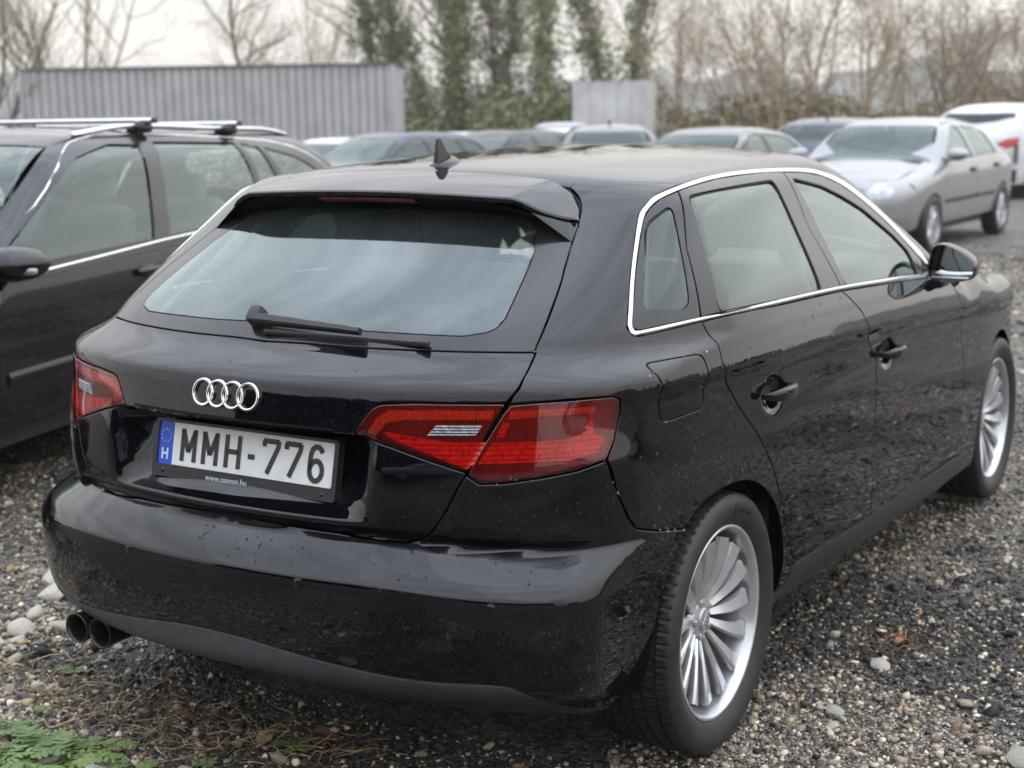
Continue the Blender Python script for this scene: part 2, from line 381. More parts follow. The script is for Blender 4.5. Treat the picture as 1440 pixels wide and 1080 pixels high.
def band(name, f, A, B, mat, parent=None, height=.004, lift=.0, n=160, closed=False, mirror=False, ks=5):
    """a rounded strip between two lines that run along the surface"""
    def rs(P, n):
        P = np.asarray(P, float)
        if closed: P = np.vstack([P, P[:1]])
        d = np.r_[0, np.cumsum(np.linalg.norm(np.diff(P, axis=0), axis=1))]
        u = np.linspace(0, d[-1], n); return np.stack([np.interp(u, d, P[:, i]) for i in range(3)], -1)
    a, b = rs(A, n), rs(B, n); rows = []
    nn = grad(f, .5*(a+b))
    us = np.linspace(0, 1, ks)
    rows = [a-nn*.004]+[a+(b-a)*u+nn*(lift+height*math.sin(pi*(.08+.84*u))) for u in us]+[b-nn*.004]
    V = np.concatenate(rows); K = len(rows); faces = []
    for r_ in range(K-1):
        for i in range(n-1): faces.append((r_*n+i, r_*n+i+1, (r_+1)*n+i+1, (r_+1)*n+i))
    faces.append(tuple(r_*n for r_ in range(K))); faces.append(tuple(r_*n+n-1 for r_ in range(K))[::-1])
    fn = np.cross(V[faces[K*(n-1)//2][1]]-V[faces[K*(n-1)//2][0]], V[faces[K*(n-1)//2][2]]-V[faces[K*(n-1)//2][0]])
    if fn @ nn[n//2] < 0: faces = [q[::-1] for q in faces]
    o = mesh_obj(name, V, faces, mat, parent); o.data.set_sharp_from_angle(angle=R(50))
    if mirror:
        o2 = mesh_obj(name, V*[1, -1, 1], [q[::-1] for q in faces], mat, parent); o2.data.set_sharp_from_angle(angle=R(50)); return o, o2
    return o
# ------------------------------------------------------------------ ground
def gz(x, y):
    d = np.maximum(0, np.asarray(x)*.82+np.asarray(y)*.57-4.0); return -.0062*np.minimum(d, 60)
def vnoise(x, y, s, seed=0):
    """smooth value noise in numpy"""
    x = np.asarray(x)/s+seed*17.3; y = np.asarray(y)/s+seed*9.1; xi = np.floor(x).astype(np.int64); yi = np.floor(y).astype(np.int64); fx = x-xi; fy = y-yi
    def h(a, b): 
        v = np.sin(a*127.1+b*311.7+seed*74.7)*43758.5453; return v-np.floor(v)
    fx = fx*fx*(3-2*fx); fy = fy*fy*(3-2*fy)
    return (h(xi, yi)*(1-fx)+h(xi+1, yi)*fx)*(1-fy)+(h(xi, yi+1)*(1-fx)+h(xi+1, yi+1)*fx)*fy
def ground_px(u, v):
    q = fw*FPX+rt*(u-720)-up*(v-540); t = -CAM[2]/q[2]; return CAM[0]+q[0]*t, CAM[1]+q[1]*t
DARKS = [(*ground_px(u, v), rad, k) for u, v, rad, k in ((1330, 905, .36, .26), (1190, 845, .28, .20), (1420, 955, .32, .28), (1130, 790, .25, .08), (560, 1040, .5, .18), (300, 960, .35, .14), (820, 1060, .35, .12), (1080, 1040, .30, -.25), (1300, 1045, .32, -.22), (1400, 650, 1.2, -.18), (1380, 780, .5, -.10), (40, 820, .4, -.4), (20, 720, .6, -.25))]  # tarry dark patches, paler ones, and darker ellipses under the car's rear
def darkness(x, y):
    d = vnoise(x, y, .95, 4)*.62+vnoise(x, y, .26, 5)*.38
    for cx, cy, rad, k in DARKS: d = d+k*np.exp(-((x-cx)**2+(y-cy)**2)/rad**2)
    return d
def gravel_mat():
    m, t, b = nodes('gravel'); N = t.nodes; L = t.links
    tc = N.new('ShaderNodeTexCoord')
    big = N.new('ShaderNodeTexNoise'); big.inputs['Scale'].default_value = .9; big.inputs['Detail'].default_value = 6; big.inputs['Roughness'].default_value = .65; L.new(tc.outputs['Object'], big.inputs['Vector'])
    fine = N.new('ShaderNodeTexNoise'); fine.inputs['Scale'].default_value = 160; fine.inputs['Detail'].default_value = 3; L.new(tc.outputs['Object'], fine.inputs['Vector'])
    cols = []; hts = []
    for sc, sd in ((48., 0), (110., 3)):
        v = N.new('ShaderNodeTexVoronoi'); v.inputs['Scale'].default_value = sc; v.inputs['Randomness'].default_value = 1.; L.new(tc.outputs['Object'], v.inputs['Vector'])
        s = N.new('ShaderNodeSeparateColor'); L.new(v.outputs['Color'], s.inputs[0])
        r = N.new('ShaderNodeValToRGB'); r.color_ramp.interpolation = 'CONSTANT'
        pal = [(0, (.022, .020, .018)), (.30, (.075, .066, .054)), (.46, (.17, .15, .12)), (.64, (.28, .25, .205)), (.80, (.22, .17, .115)), (.87, (.42, .395, .35)), (.95, (.58, .56, .52))]
        r.color_ramp.elements[0].position = 0; r.color_ramp.elements[0].color = (*pal[0][1], 1); r.color_ramp.elements[1].position = pal[1][0]; r.color_ramp.elements[1].color = (*pal[1][1], 1)
        for p, c in pal[2:]: e = r.color_ramp.elements.new(p); e.color = (*c, 1)
        L.new(s.outputs[0], r.inputs[0]); cols.append(r); hts.append(v)
    m1 = N.new('ShaderNodeMix'); m1.data_type = 'RGBA'; m1.inputs[0].default_value = .5
    sel = N.new('ShaderNodeMath'); sel.operation = 'GREATER_THAN'; sel.inputs[1].default_value = .5; L.new(fine.outputs['Fac'], sel.inputs[0])
    L.new(sel.outputs[0], m1.inputs[0]); L.new(cols[0].outputs[0], m1.inputs[6]); L.new(cols[1].outputs[0], m1.inputs[7])
    mr = N.new('ShaderNodeMapRange'); mr.inputs[1].default_value = .40; mr.inputs[2].default_value = .62; mr.inputs[3].default_value = .38; mr.inputs[4].default_value = 1.05; L.new(big.outputs['Fac'], mr.inputs[0])
    v2 = N.new('ShaderNodeVectorMath'); v2.operation = 'SCALE'; L.new(m1.outputs[2], v2.inputs[0]); L.new(mr.outputs[0], v2.inputs['Scale']); dm = N.new('ShaderNodeVertexColor'); dm.layer_name = 'ground_dark'; dr = N.new('ShaderNodeMapRange'); dr.inputs[1].default_value = .45; dr.inputs[2].default_value = .72; dr.inputs[3].default_value = 1.; dr.inputs[4].default_value = .42
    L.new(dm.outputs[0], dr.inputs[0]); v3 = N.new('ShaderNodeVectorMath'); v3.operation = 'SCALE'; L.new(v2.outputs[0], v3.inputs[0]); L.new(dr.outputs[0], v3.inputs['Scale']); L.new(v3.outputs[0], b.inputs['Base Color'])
    rr = N.new('ShaderNodeMapRange'); rr.inputs[1].default_value = .35; rr.inputs[2].default_value = .65; rr.inputs[3].default_value = .45; rr.inputs[4].default_value = .85; L.new(big.outputs['Fac'], rr.inputs[0]); L.new(rr.outputs[0], b.inputs['Roughness'])
    hs = N.new('ShaderNodeMath'); hs.operation = 'ADD'; L.new(hts[0].outputs['Distance'], hs.inputs[0]); L.new(hts[1].outputs['Distance'], hs.inputs[1])
    bp = N.new('ShaderNodeBump'); bp.invert = True; bp.inputs['Strength'].default_value = .9; bp.inputs['Distance'].default_value = .012; L.new(hs.outputs[0], bp.inputs['Height']); L.new(bp.outputs[0], b.inputs['Normal'])
    return m
def axis_grid(lo, hi, step, far, k=1.35):
    a = list(np.arange(lo, hi+step, step)); s = step
    while a[-1] < far: s *= k; a.append(a[-1]+s)
    s = step
    while a[0] > -far: s *= k; a.insert(0, a[0]-s)
    return np.array(a)
gx, gy = axis_grid(-3, 9, .12, 420), axis_grid(-4, 6, .12, 420)
X, Y = np.meshgrid(gx, gy, indexing='ij')
near = np.exp(-((X-2)**2+Y**2)/900)
Z = gz(X, Y)+near*(.022*(vnoise(X, Y, .55, 1)-.5)+.05*(vnoise(X, Y, 2.3, 2)-.5)*sstep(3, 6, np.hypot(X-1, Y)))-.018*near
ny = len(gy); V = np.stack([X, Y, Z], -1).reshape(-1, 3)
Fc = [(i*ny+j, (i+1)*ny+j, (i+1)*ny+j+1, i*ny+j+1) for i in range(len(gx)-1) for j in range(ny-1)]
ground = mesh_obj('ground', V, Fc, gravel_mat()); ground['kind'] = 'structure'
ca_ = ground.data.color_attributes.new('ground_dark', 'FLOAT_COLOR', 'POINT'); dk_ = np.repeat((darkness(V[:, 0], V[:, 1])*np.exp(-((V[:, 0]-2)**2+V[:, 1]**2)/400))[:, None], 4, 1); ca_.data.foreach_set('color', dk_.reshape(-1).astype(np.float32))
def hgt(x, y):
    n = np.exp(-((np.asarray(x)-2)**2+np.asarray(y)**2)/900)
    return gz(x, y)+n*(.022*(vnoise(x, y, .55, 1)-.5)+.05*(vnoise(x, y, 2.3, 2)-.5)*sstep(3, 6, np.hypot(np.asarray(x)-1, y)))-.018*n
stone_m, t_, b_ = nodes('loose_stones'); setp(b_, rough=.72)
at = t_.nodes.new('ShaderNodeVertexColor'); at.layer_name = 'stone_colour'
ns_ = t_.nodes.new('ShaderNodeTexNoise'); ns_.inputs['Scale'].default_value = 130; ns_.inputs['Detail'].default_value = 4; tcs = t_.nodes.new('ShaderNodeTexCoord'); t_.links.new(tcs.outputs['Object'], ns_.inputs['Vector'])
mrs = t_.nodes.new('ShaderNodeMapRange'); mrs.inputs[1].default_value = .3; mrs.inputs[2].default_value = .7; mrs.inputs[3].default_value = .65; mrs.inputs[4].default_value = 1.25; t_.links.new(ns_.outputs['Fac'], mrs.inputs[0])
vms = t_.nodes.new('ShaderNodeVectorMath'); vms.operation = 'SCALE'; t_.links.new(at.outputs[0], vms.inputs[0]); t_.links.new(mrs.outputs[0], vms.inputs['Scale']); t_.links.new(vms.outputs[0], b_.inputs['Base Color'])
PAL = np.array([(.016, .015, .015), (.045, .043, .041), (.11, .105, .096), (.20, .19, .17), (.32, .305, .27), (.44, .42, .375), (.60, .58, .54), (.32, .26, .17), (.17, .13, .09), (.34, .16, .09)])
def scatter_stones(name, n, d0, d1, size, sub, seed, spread=34):
    r = np.random.default_rng(seed)
    d = np.sqrt(r.uniform(d0*d0, d1*d1, n)); a = YAW+R(1)*r.uniform(-spread, spread, n)
    x = CAM[0]+d*np.cos(a); y = CAM[1]+d*np.sin(a)
    ok = ~((x > -.25) & (x < 3.2) & (np.abs(y) < .62)); dark = darkness(x, y)
    ok &= r.random(n) < np.where(dark > .60, .75, 1.)
    x, y, dark = x[ok], y[ok], dark[ok]; n = len(x)
    s = size*np.exp(r.normal(0, .48, n)); s = np.minimum(s, size*3.2)
    p = np.array([.10, .08, .12, .18, .18, .14, .07, .075, .05, .005]); cid = r.choice(10, n, p=p/p.sum())
    pd = np.array([.60, .23, .05, .035, .03, .02, .015, .01, .007, .003]); cd = r.choice(10, n, p=pd/pd.sum())
    cid = np.where((dark > .57) & (r.random(n) < .78), cd, cid)
    col = PAL[cid]*r.uniform(.75, 1.3, (n, 1))*[1.12, 1.0, .85]
    bmv = bmesh.new()
    if sub: bmesh.ops.create_icosphere(bmv, subdivisions=1, radius=1)
    else:
        vs = [bmv.verts.new(v) for v in ((1, 0, 0), (0, 1, 0), (-1, 0, 0), (0, -1, 0), (0, 0, 1), (0, 0, -1))]
        for i in range(4): bmv.faces.new((vs[i], vs[(i+1) % 4], vs[4])); bmv.faces.new((vs[(i+1) % 4], vs[i], vs[5]))
    B = np.array([v.co[:] for v in bmv.verts]); T = np.array([[v.index for v in f.verts] for f in bmv.faces]); bmv.free() if False else None
    bmv.verts.index_update(); T = np.array([[v.index for v in f.verts] for f in bmv.faces]); bmv.free()
    m = len(B); P = np.repeat(B[None], n, 0)*(1+r.uniform(-.32, .32, (n, m, 1)))*np.stack([r.uniform(.8, 1.35, n), r.uniform(.65, 1.05, n), r.uniform(.45, .8, n)], -1)[:, None]
    th = r.uniform(0, 2*pi, n); c, s_ = np.cos(th)[:, None], np.sin(th)[:, None]
    tilt = r.normal(0, .3, n)[:, None]; P[..., 2] += tilt*P[..., 0]
    P = np.stack([P[..., 0]*c-P[..., 1]*s_, P[..., 0]*s_+P[..., 1]*c, P[..., 2]], -1)*s[:, None, None]
    P += np.stack([x, y, hgt(x, y)+s*.22], -1)[:, None]
    me = bpy.data.meshes.new(name); nv = n*m; nf = n*len(T)
    me.vertices.add(nv); me.vertices.foreach_set('co', P.reshape(-1)); F_ = (T[None]+np.arange(n)[:, None, None]*m).reshape(-1)
    me.loops.add(nf*3); me.loops.foreach_set('vertex_index', F_); me.polygons.add(nf); me.polygons.foreach_set('loop_start', np.arange(nf)*3); me.polygons.foreach_set('loop_total', np.full(nf, 3))
    me.update(calc_edges=True)
    if sub: me.polygons.foreach_set('use_smooth', r.random(nf) < 2)
    ca = me.color_attributes.new('stone_colour', 'FLOAT_COLOR', 'POINT'); cc = np.ones((nv, 4)); cc[:, :3] = np.repeat(col, m, 0); ca.data.foreach_set('color', cc.reshape(-1))
    me.materials.append(stone_m); o = link(bpy.data.objects.new(name, me)); o['kind'] = 'stuff'; return o
scatter_stones('gravel_stones', 84000, 1.7, 4.6, .0041, True, 11)
scatter_stones('gravel_stones', 5200, 1.7, 5.2, .0080, True, 15)
scatter_stones('gravel_stones', 76000, 4.3, 8.5, .0060, False, 12)
scatter_stones('gravel_stones', 34000, 8.2, 17, .0120, False, 13, 27)
# larger stones lying loose on the gravel: pieces of the ground
def stone_mesh(seed):
    r = np.random.default_rng(seed); bm = bmesh.new(); bmesh.ops.create_icosphere(bm, subdivisions=2, radius=1)
    pl = r.normal(size=(7, 3)); pl /= np.linalg.norm(pl, axis=1, keepdims=True); dd = r.uniform(.55, .9, 7)
    for v in bm.verts:
        p = np.array(v.co)
        for q, d in zip(pl, dd):
            k = p @ q
            if k > d: p = p-q*(k-d)*.9
        v.co = p*(1+.05*r.normal())*[1.25, .95, .62]
    me = bpy.data.meshes.new('stone'); bmesh.ops.recalc_face_normals(bm, faces=bm.faces[:]); bm.to_mesh(me); bm.free(); me.polygons.foreach_set('use_smooth', [True]*len(me.polygons)); me.set_sharp_from_angle(angle=R(38)); return me
SM = []
for k, c in enumerate(((.38, .35, .29), (.26, .24, .20), (.16, .15, .13), (.46, .42, .35), (.27, .22, .15), (.21, .17, .13), (.13, .12, .11), (.32, .30, .27), (.30, .13, .07))):
    me = stone_mesh(100+k); me.materials.append(plain('stone_%s' % ('pale grey brown white tan earth dark buff brick'.split()[k]), c, .75, vary=.35, scale=14, bump=.6)); SM.append(me)
r = np.random.default_rng(5); placed = []
def put_stone(x, y, s, k, rz=None):
    o = link(bpy.data.objects.new('stone', SM[k]), ground); o.location = (x, y, float(hgt(x, y))+s*.18); o.scale = (s*r.uniform(.8, 1.2), s*r.uniform(.8, 1.1), s*r.uniform(.6, 1)); o.rotation_euler = (r.normal(0, .25), r.normal(0, .25), r.uniform(0, 6.28) if rz is None else rz)
for x, y, s, k in ((.02, 1.50, .075, 3), (-.05, 1.32, .038, 0), (.10, 1.64, .05, 3), (-.16, 1.42, .036, 3), (.28, 1.55, .04, 0), (.2, 1.36, .05, 7), (-.22, 1.20, .045, 0), (.46, 1.66, .04, 3), (.62, 1.78, .05, 0), (-.30, 1.33, .042, 3), (-.17, 1.09, .05, 8), (.02, 1.18, .035, 4),
                   (-.86, .55, .05, 7), (-.93, .35, .06, 7), (-.99, .13, .045, 5), (-.80, .18, .04, 4), (-1.28, -.15, .055, 4), (-1.35, -.42, .05, 6), (-.47, -1.06, .065, 2), (-.36, -1.32, .055, 0), (-.20, -1.18, .05, 2), (-.05, -1.34, .045, 0), (.28, -1.52, .06, 1), (.05, -1.62, .05, 7), (-.62, -.74, .05, 6), (-.9, -.6, .045, 2), (-1.0, -.3, .04, 0), (.55, -1.30, .026, 4), (.62, -1.62, .03, 4), (.72, -1.02, .032, 0), (.33, -1.02, .03, 7)):
    put_stone(x, y, s, k)
n_ = 0
while n_ < 225:
    d = r.uniform(2.0, 6.2); a = YAW+R(1)*r.uniform(-24, 24); x, y = CAM[0]+d*cos(a), CAM[1]+d*sin(a)
    if -.7 < x < 3.3 and abs(y) < .8: continue
    w = .5+.5*(y > .8)
    if r.random() > w or darkness(x, y) > .62: continue
    put_stone(x, y, r.uniform(.009, .019)*(1+.4*(y > .8)), int(r.choice(9, p=[.16, .16, .14, .12, .08, .08, .14, .11, .01]))); n_ += 1
def at_col(u, d):
    """ground point d metres ahead under a given bearing (u = tangent of the bearing times focal length)"""
    q = fw*FPX+rt*(u-720); q = q[:2]/np.linalg.norm(fw[:2]*FPX); x, y = CAM[0]+d*q[0], CAM[1]+d*q[1]; return float(x), float(y), float(gz(x, y))
# ------------------------------------------------------------------ the other parked cars
_glo = pchip([-.75, -.62, -.5, -.35, -.2, -.08, 0], [.74, .83, .865, .885, .893, .892, .886])
_ghi = pchip([0, .04, .12, .30, .42, .50, .60], [.886, .878, .85, .755, .68, .60, .46])
def far_body(sp):
    T = pchip(*zip(*sp['top'])); k = sp['w']/1.786; zc = sp.get('zc', .86); xf, xr = sp['xf'], sp['xr']; hs = sp.get('hs', 1.)
    def f(P):
        x = P[..., 0]; y = np.abs(P[..., 1]); z = P[..., 2]; s = z-zc
        gh = _ghi(s/hs); w = k*np.where(s < 0, _glo(s), .886-(.886-gh)*sp.get('tum', 1.))-.10*np.maximum(x-xf+1.05, 0)**2-.08*np.maximum(xr+.95-x, 0)**2
        f = smax(y-w, z-(T(x)-.09*y*y-.12*np.maximum(y-.45, 0)**2), .10)
        f = smax(f, x-(xf-.16*y*y-.28*y**4-.9*np.maximum(z-.62, 0)**2-.35*np.maximum(.42-z, 0)), .12)
        f = smax(f, (xr+.14*y*y+.25*y**4+.25*np.maximum(.40-z, 0)+.15*np.maximum(z-.8, 0))-x, .12)
        return np.maximum(f, .19-z)
    return f
fw_tyre = lathe([(.20, .07), (.215, .09), (.25, .098), (.295, .092), (.31, .075), (.314, .05), (.314, -.05), (.31, -.075), (.295, -.092), (.25, -.098), (.21, -.09)], 40)
FAR = {}
def far_wheel(parent, loc, s, spokes=7, scale=1.):
    key = spokes
    if key not in FAR:
        t = mesh_obj('wheel', *fw_tyre, M['rubber']); FAR['t'] = FAR.get('t') or t.data; bpy.data.objects.remove(t)
        V, Fc = lathe([(.205, .078), (.214, .086), (.207, .086), (.200, .06), (.195, -.05), (.205, -.085)], 36)
        n0 = len(V); v2, f2 = lathe([(0, .070), (.03, .070), (.055, .064), (.06, .03)], 20); V += v2; Fc += [tuple(i+n0 for i in q) for q in f2]
        for i in range(spokes):
            a = 2*pi*i/spokes; c, s_ = cos(a), sin(a); b0 = len(V)
            for r_, w, yy in ((.04, .022, .066), (.12, .026, .070), (.203, .034, .066)):
                for q, d in ((-w, -.02), (-w*.6, 0), (w*.6, 0), (w, -.02)): V.append((r_*c-q*s_, yy+d, r_*s_+q*c))
            for j in range(2):
                for q in range(3): Fc.append((b0+j*4+q, b0+j*4+q+1, b0+j*4+q+5, b0+j*4+q+4))
        t = mesh_obj('wheel_rim', V, Fc, M['alloy']); t.data.set_sharp_from_angle(angle=R(35)); FAR[key] = t.data; bpy.data.objects.remove(t)
        V, Fc = lathe([(0, .0), (.19, .0)], 24); t = mesh_obj('brake_disc', V, Fc, M['matte']); FAR['d'] = FAR.get('d') or t.data; bpy.data.objects.remove(t)
    w = link(bpy.data.objects.new('wheel', FAR['t']), parent); w.location = loc; w.rotation_euler = (0, random.uniform(0, 1), 0 if s > 0 else pi); w.scale = (scale,)*3
    link(bpy.data.objects.new('wheel_rim', FAR[key]), w); link(bpy.data.objects.new('brake_disc', FAR['d']), w)
    return w
def xz(f, pts, s=-1):
    P = solve(f, SIDE_, np.array(pts, float)); return P*[1, -s, 1] if s > 0 else P
SIDE_, TOP_, CX_, CF_, CB_ = Chart('side'), Chart('top'), Chart('cx', z0=.70), Chart('cf', .85), Chart('cz', -.85)
def build_car(name, label, cat, loc, yaw, sp, paint, group=None, h=.05, glassm=None, lower=True, z=None, doors=True):
    f = far_body(sp); root = empty(name, label, cat, (loc[0], loc[1], float(gz(*loc)) if z is None else z), R(yaw), group)
    k = sp['w']/1.786; wb = sp['wb']; gm = glassm or M['farglass']; xf, xr = sp['xf'], sp['xr']; T = pchip(*zip(*sp['top']))
    xF, xR = xf-.36, xr+.34; wsb, wst, rt_, rb2 = sp['ws0'], sp['ws1'], sp['rw1'], sp['rw0']
    def on(pts): return solve(f, TOP_, np.array(pts, float))
    def arc(xc): return [(xc+.335*cos(a), .30+.335*sin(a)) for a in np.linspace(0, pi, 18)]
    b = [(xF, .60*k), (wsb+.30, .68*k), (wsb-.02, .73*k), ((wsb+wst)/2, .655*k), (wst, .565*k), ((wst+rt_)/2, .55*k), (rt_, .55*k), ((rt_+rb2)/2, .61*k), (rb2, .66*k), (xR, .60*k)]
    bx = np.array(b)*[1, -1]; border = on(bx)
    if lower:
        bot = [(xF, .27)]+[(x, z_) for x, z_ in arc(wb/2) if True]+[(x, z_) for x, z_ in arc(-wb/2)]+[(xR, .27)]
        bot = [(min(x, xF-.0) if x > xF else x, z_) for x, z_ in bot]
        if wb/2+.335 > xF: bot = bot[1:]; bot = [(x, z_) for x, z_ in bot if x < xF]; bot = [(xF, bot[0][1])]+bot
        if -wb/2-.335 < xR: bot = [(x, z_) for x, z_ in bot if x > xR]; bot = bot+[(xR, bot[-1][1])]
    else: bot = [(xF, .5), (xR, .5)]
    side = np.concatenate([xz(f, bot), border[::-1]])
    dlo = xz(f, catmull(np.array(sp['dlo']), 3, True)) if sp.get('round', True) else xz(f, sp['dlo'])
    holes = [dlo]; drs_ = [xz(f, d) for d in sp.get('doors', [])] if doors else []
    panel('body_side', f, CX_, side, paint, root, h=h, holes=holes+drs_, mirror=True, edge_h=h*.6)
    dn = []
    for d in drs_: dn.append(panel('door', f, CX_, d, paint, root, h=h, gap=.003, skirt=.02, edge_h=h*.6, mirror=True))
    wins = [xz(f, w) for w in sp['wins']]
    fa, fb_ = panel('window_frame', f, CX_, dlo, M['pillar'] if sp.get('black', True) else paint, root, h=h, holes=wins, off=.001, edge_h=h*.5, mirror=True)
    for w in wins:
        g1, g2 = panel('window', f, CX_, w, gm, root, h=h*1.5, off=-.008, edge_h=h, mirror=True)
    if sp.get('strip'): band('window_strip', f, dlo, dlo+(dlo.mean(0)-dlo)*[.014, .014, .05], M['chrome'], root, height=.004, lift=.002, n=160, closed=True, mirror=True)
    def ctr(x, dx=.0): return [(x+dx*.7, -.3*k), (x+dx, 0.), (x+dx*.7, .3*k)]
    def toppanel(nm, i0, i1, mat, d0, d1, off=0., gap=.0, sk=0.):
        r_ = bx[i0:i1+1]; l_ = (r_*[1, -1])[::-1]
        o = np.concatenate([r_, np.array(ctr(r_[-1][0], d1)), l_, np.array(ctr(l_[-1][0], d0))[::-1]])
        return panel(nm, f, TOP_, on(o), mat, root, h=h*1.2, off=off, gap=gap, skirt=sk, edge_h=h)
    toppanel('bonnet', 0, 2, paint, .14, .10); toppanel('windscreen', 2, 4, gm, .10, .06, -.004, .012); toppanel('roof', 4, 6, paint, .06, -.06)
    toppanel('rear_window', 6, 8, gm, -.06, -.08, -.004, .012); toppanel('tailgate', 8, 9, paint, -.08, -.12)
    zs = .27
    for nm, ch, xe, i, dx in (('front_bumper', CF_, xF, 0, .14), ('rear_bumper', CB_, xR, 9, -.12)):
        e = border[i]; rs = xz(f, [(xe, z_) for z_ in np.linspace(zs, e[2]-.02, 6)])
        r_ = np.concatenate([rs, border[i:i+1], on(np.array(ctr(xe, dx)[:2]))]); o = np.concatenate([r_, mir_(r_)[1:]])
        panel(nm, f, ch, o, paint, root, h=h, edge_h=h*.7)
    for nm, key, ch, mt in (('headlight', 'head', CF_, 'headlamp'), ('tail_lamp', 'tail', CB_, 'red_far'), ('grille', 'grille', CF_, 'plastic'), ('bumper_trim', 'btrim', CB_, 'plastic'), ('rear_plate_recess', 'rrec', CB_, 'plastic')):
        for poly in sp.get(key, []):
            P = np.array([(xf if ch is CF_ else xr, *p) for p in poly]); sy = (P[:, 1].min() < 0 < P[:, 1].max())
            for s in ((1,) if sy else (1, -1)):
                panel(nm, f, ch, (P*[1, s, 1]), M[mt], root, h=.04, off=.006, bevel=.004, skirt=.012, edge_h=.03)
    for nm, key, mt, hh in (('side_moulding', 'mould', 'plastic', .012),):
        for pts in sp.get(key, []):
            a = xz(f, pts); b_2 = xz(f, [(x, z_-.055) for x, z_ in pts]); band(nm, f, a, b_2, M[mt] if sp.get('mouldm') is None else paint, root, height=hh, n=30, mirror=True)
    for (x, z_) in sp.get('handles', []):
        for s in (1, -1):
            P = xz(f, [(x, z_)])[0]*[1, -s, 1]; bm = bmesh.new(); add_box(bm, (P[0], P[1]+.012*s, P[2]), (.20, .03, .035), .012); add_box(bm, (P[0]+.0, P[1]-.001*s, P[2]-.004), (.12, .012, .06), .004)
            bm_obj('door_handle', bm, M['plastic'] if sp.get('hblack') else paint, root, angle=50)
    for s in (1, -1):
        mx_, mz_ = sp['mirror']; P = xz(f, [(mx_, mz_)])[0]*[1, -s, 1]
        bm = bmesh.new(); rows_ = []
        for u, sc in ((-.10, .15), (-.075, .62), (-.02, .93), (.05, 1.), (.085, .96), (.09, .85)):
            rows_.append([bm.verts.new((P[0]-u, P[1]+s*(.115+.115*sc*cos(a)*(1+.1*cos(a))), P[2]+.045+.072*sc*sin(a)*(1-.15*cos(a)))) for a in np.linspace(0, 2*pi, 17)[:-1]])
        for a, c in zip(rows_[:-1], rows_[1:]):
            for j in range(16): bm.faces.new((a[j], a[(j+1) % 16], c[(j+1) % 16], c[j]))
        bm.faces.new(rows_[0]); add_box(bm, (P[0]+.02, P[1]+.02*s, P[2]+.0), (.08, .10, .05), .012)
        mo_ = bm_obj('wing_mirror', bm, paint, root, angle=50)
        bm = bmesh.new(); bm.faces.new([bm.verts.new((P[0]-.0915, P[1]+s*(.115+.115*.8*cos(a)), P[2]+.045+.072*.8*sin(a))) for a in np.linspace(0, 2*pi, 17)[:-1]]); bm_obj('mirror_glass', bm, M['mirror'], mo_, smooth=False)
        if sp.get('indicator'):
            bm = bmesh.new(); add_box(bm, (P[0]+.015, P[1]+s*.205, P[2]+.022), (.05, .055, .03), .01, None); bm_obj('mirror_indicator', bm, M['headlamp'], mo_, angle=50)
    for sx in (1, -1):
        for s in (1, -1): far_wheel(root, (sx*wb/2, s*(.80*k), .305), s, sp.get('spokes', 7))
    # cabin
    bm = bmesh.new(); add_box(bm, (0, 0, .24), (wb-.2, 1.5*k, .08)); add_box(bm, (0, 0, .40), (wb+1.0, .95*k, .25)); add_box(bm, (wsb-.15, 0, .82), (.5, 1.35*k, .30), .08)
    for s in (1, -1): add_box(bm, (0, s*.80*k, .60), (wb-.75, .03, .50)); add_box(bm, (rb2+.35, s*.70*k, .78), (.9, .03, .30))
    bm_obj('cabin', bm, M['dash'], root, smooth=False)
    bm = bmesh.new(); zs_ = sp.get('seat', .78)
    sx0 = (wst+.0)-.55
    for s in (1, -1):
        v = [q for q in add_box(bm, (0, 0, 0), (.13, .48, .62), .05, Matrix.Rotation(R(-15), 3, 'Y')) if q.is_valid]; bmesh.ops.translate(bm, vec=(sx0, s*.36, zs_), verts=v)
        v = [q for q in add_box(bm, (0, 0, 0), (.09, .26, .17), .04, Matrix.Rotation(R(-12), 3, 'Y')) if q.is_valid]; bmesh.ops.translate(bm, vec=(sx0-.10, s*.36, zs_+.40), verts=v)
    v = [q for q in add_box(bm, (0, 0, 0), (.13, 1.25*k, .60), .05, Matrix.Rotation(R(-18), 3, 'Y')) if q.is_valid]; bmesh.ops.translate(bm, vec=(sx0-.85, 0, zs_), verts=v)
    for y_ in (.38, -.38): 
        v = [q for q in add_box(bm, (0, 0, 0), (.09, .25, .15), .04) if q.is_valid]; bmesh.ops.translate(bm, vec=(sx0-.96, y_, zs_+.34), verts=v)
    bm_obj('seats', bm, M[sp.get('seatm', 'seat')], root, angle=50)
    for xc in (wb/2, -wb/2):
        for s in (1, -1):
            V, Fc = [], []; n = 18
            for i in range(n+1):
                a = R(-20+220*i/n)
                for y_ in (.86*k, .45*k): V.append((xc+.34*cos(a), s*y_, .30+.34*sin(a)))
            Fc = [(i*2, i*2+1, i*2+3, i*2+2) for i in range(n)]; V.append((xc, s*.45*k, .3)); Fc += [(i*2+1, i*2+3, len(V)-1) for i in range(n)]
            mesh_obj('wheel_arch_liner', V, Fc, M['matte'], root)
    return root, f
def mir_(P): return (np.asarray(P)*[1, -1, 1])[::-1]
HEAD = [[(.44, .60), (.70, .62), (.76, .72), (.70, .76), (.46, .71)]]
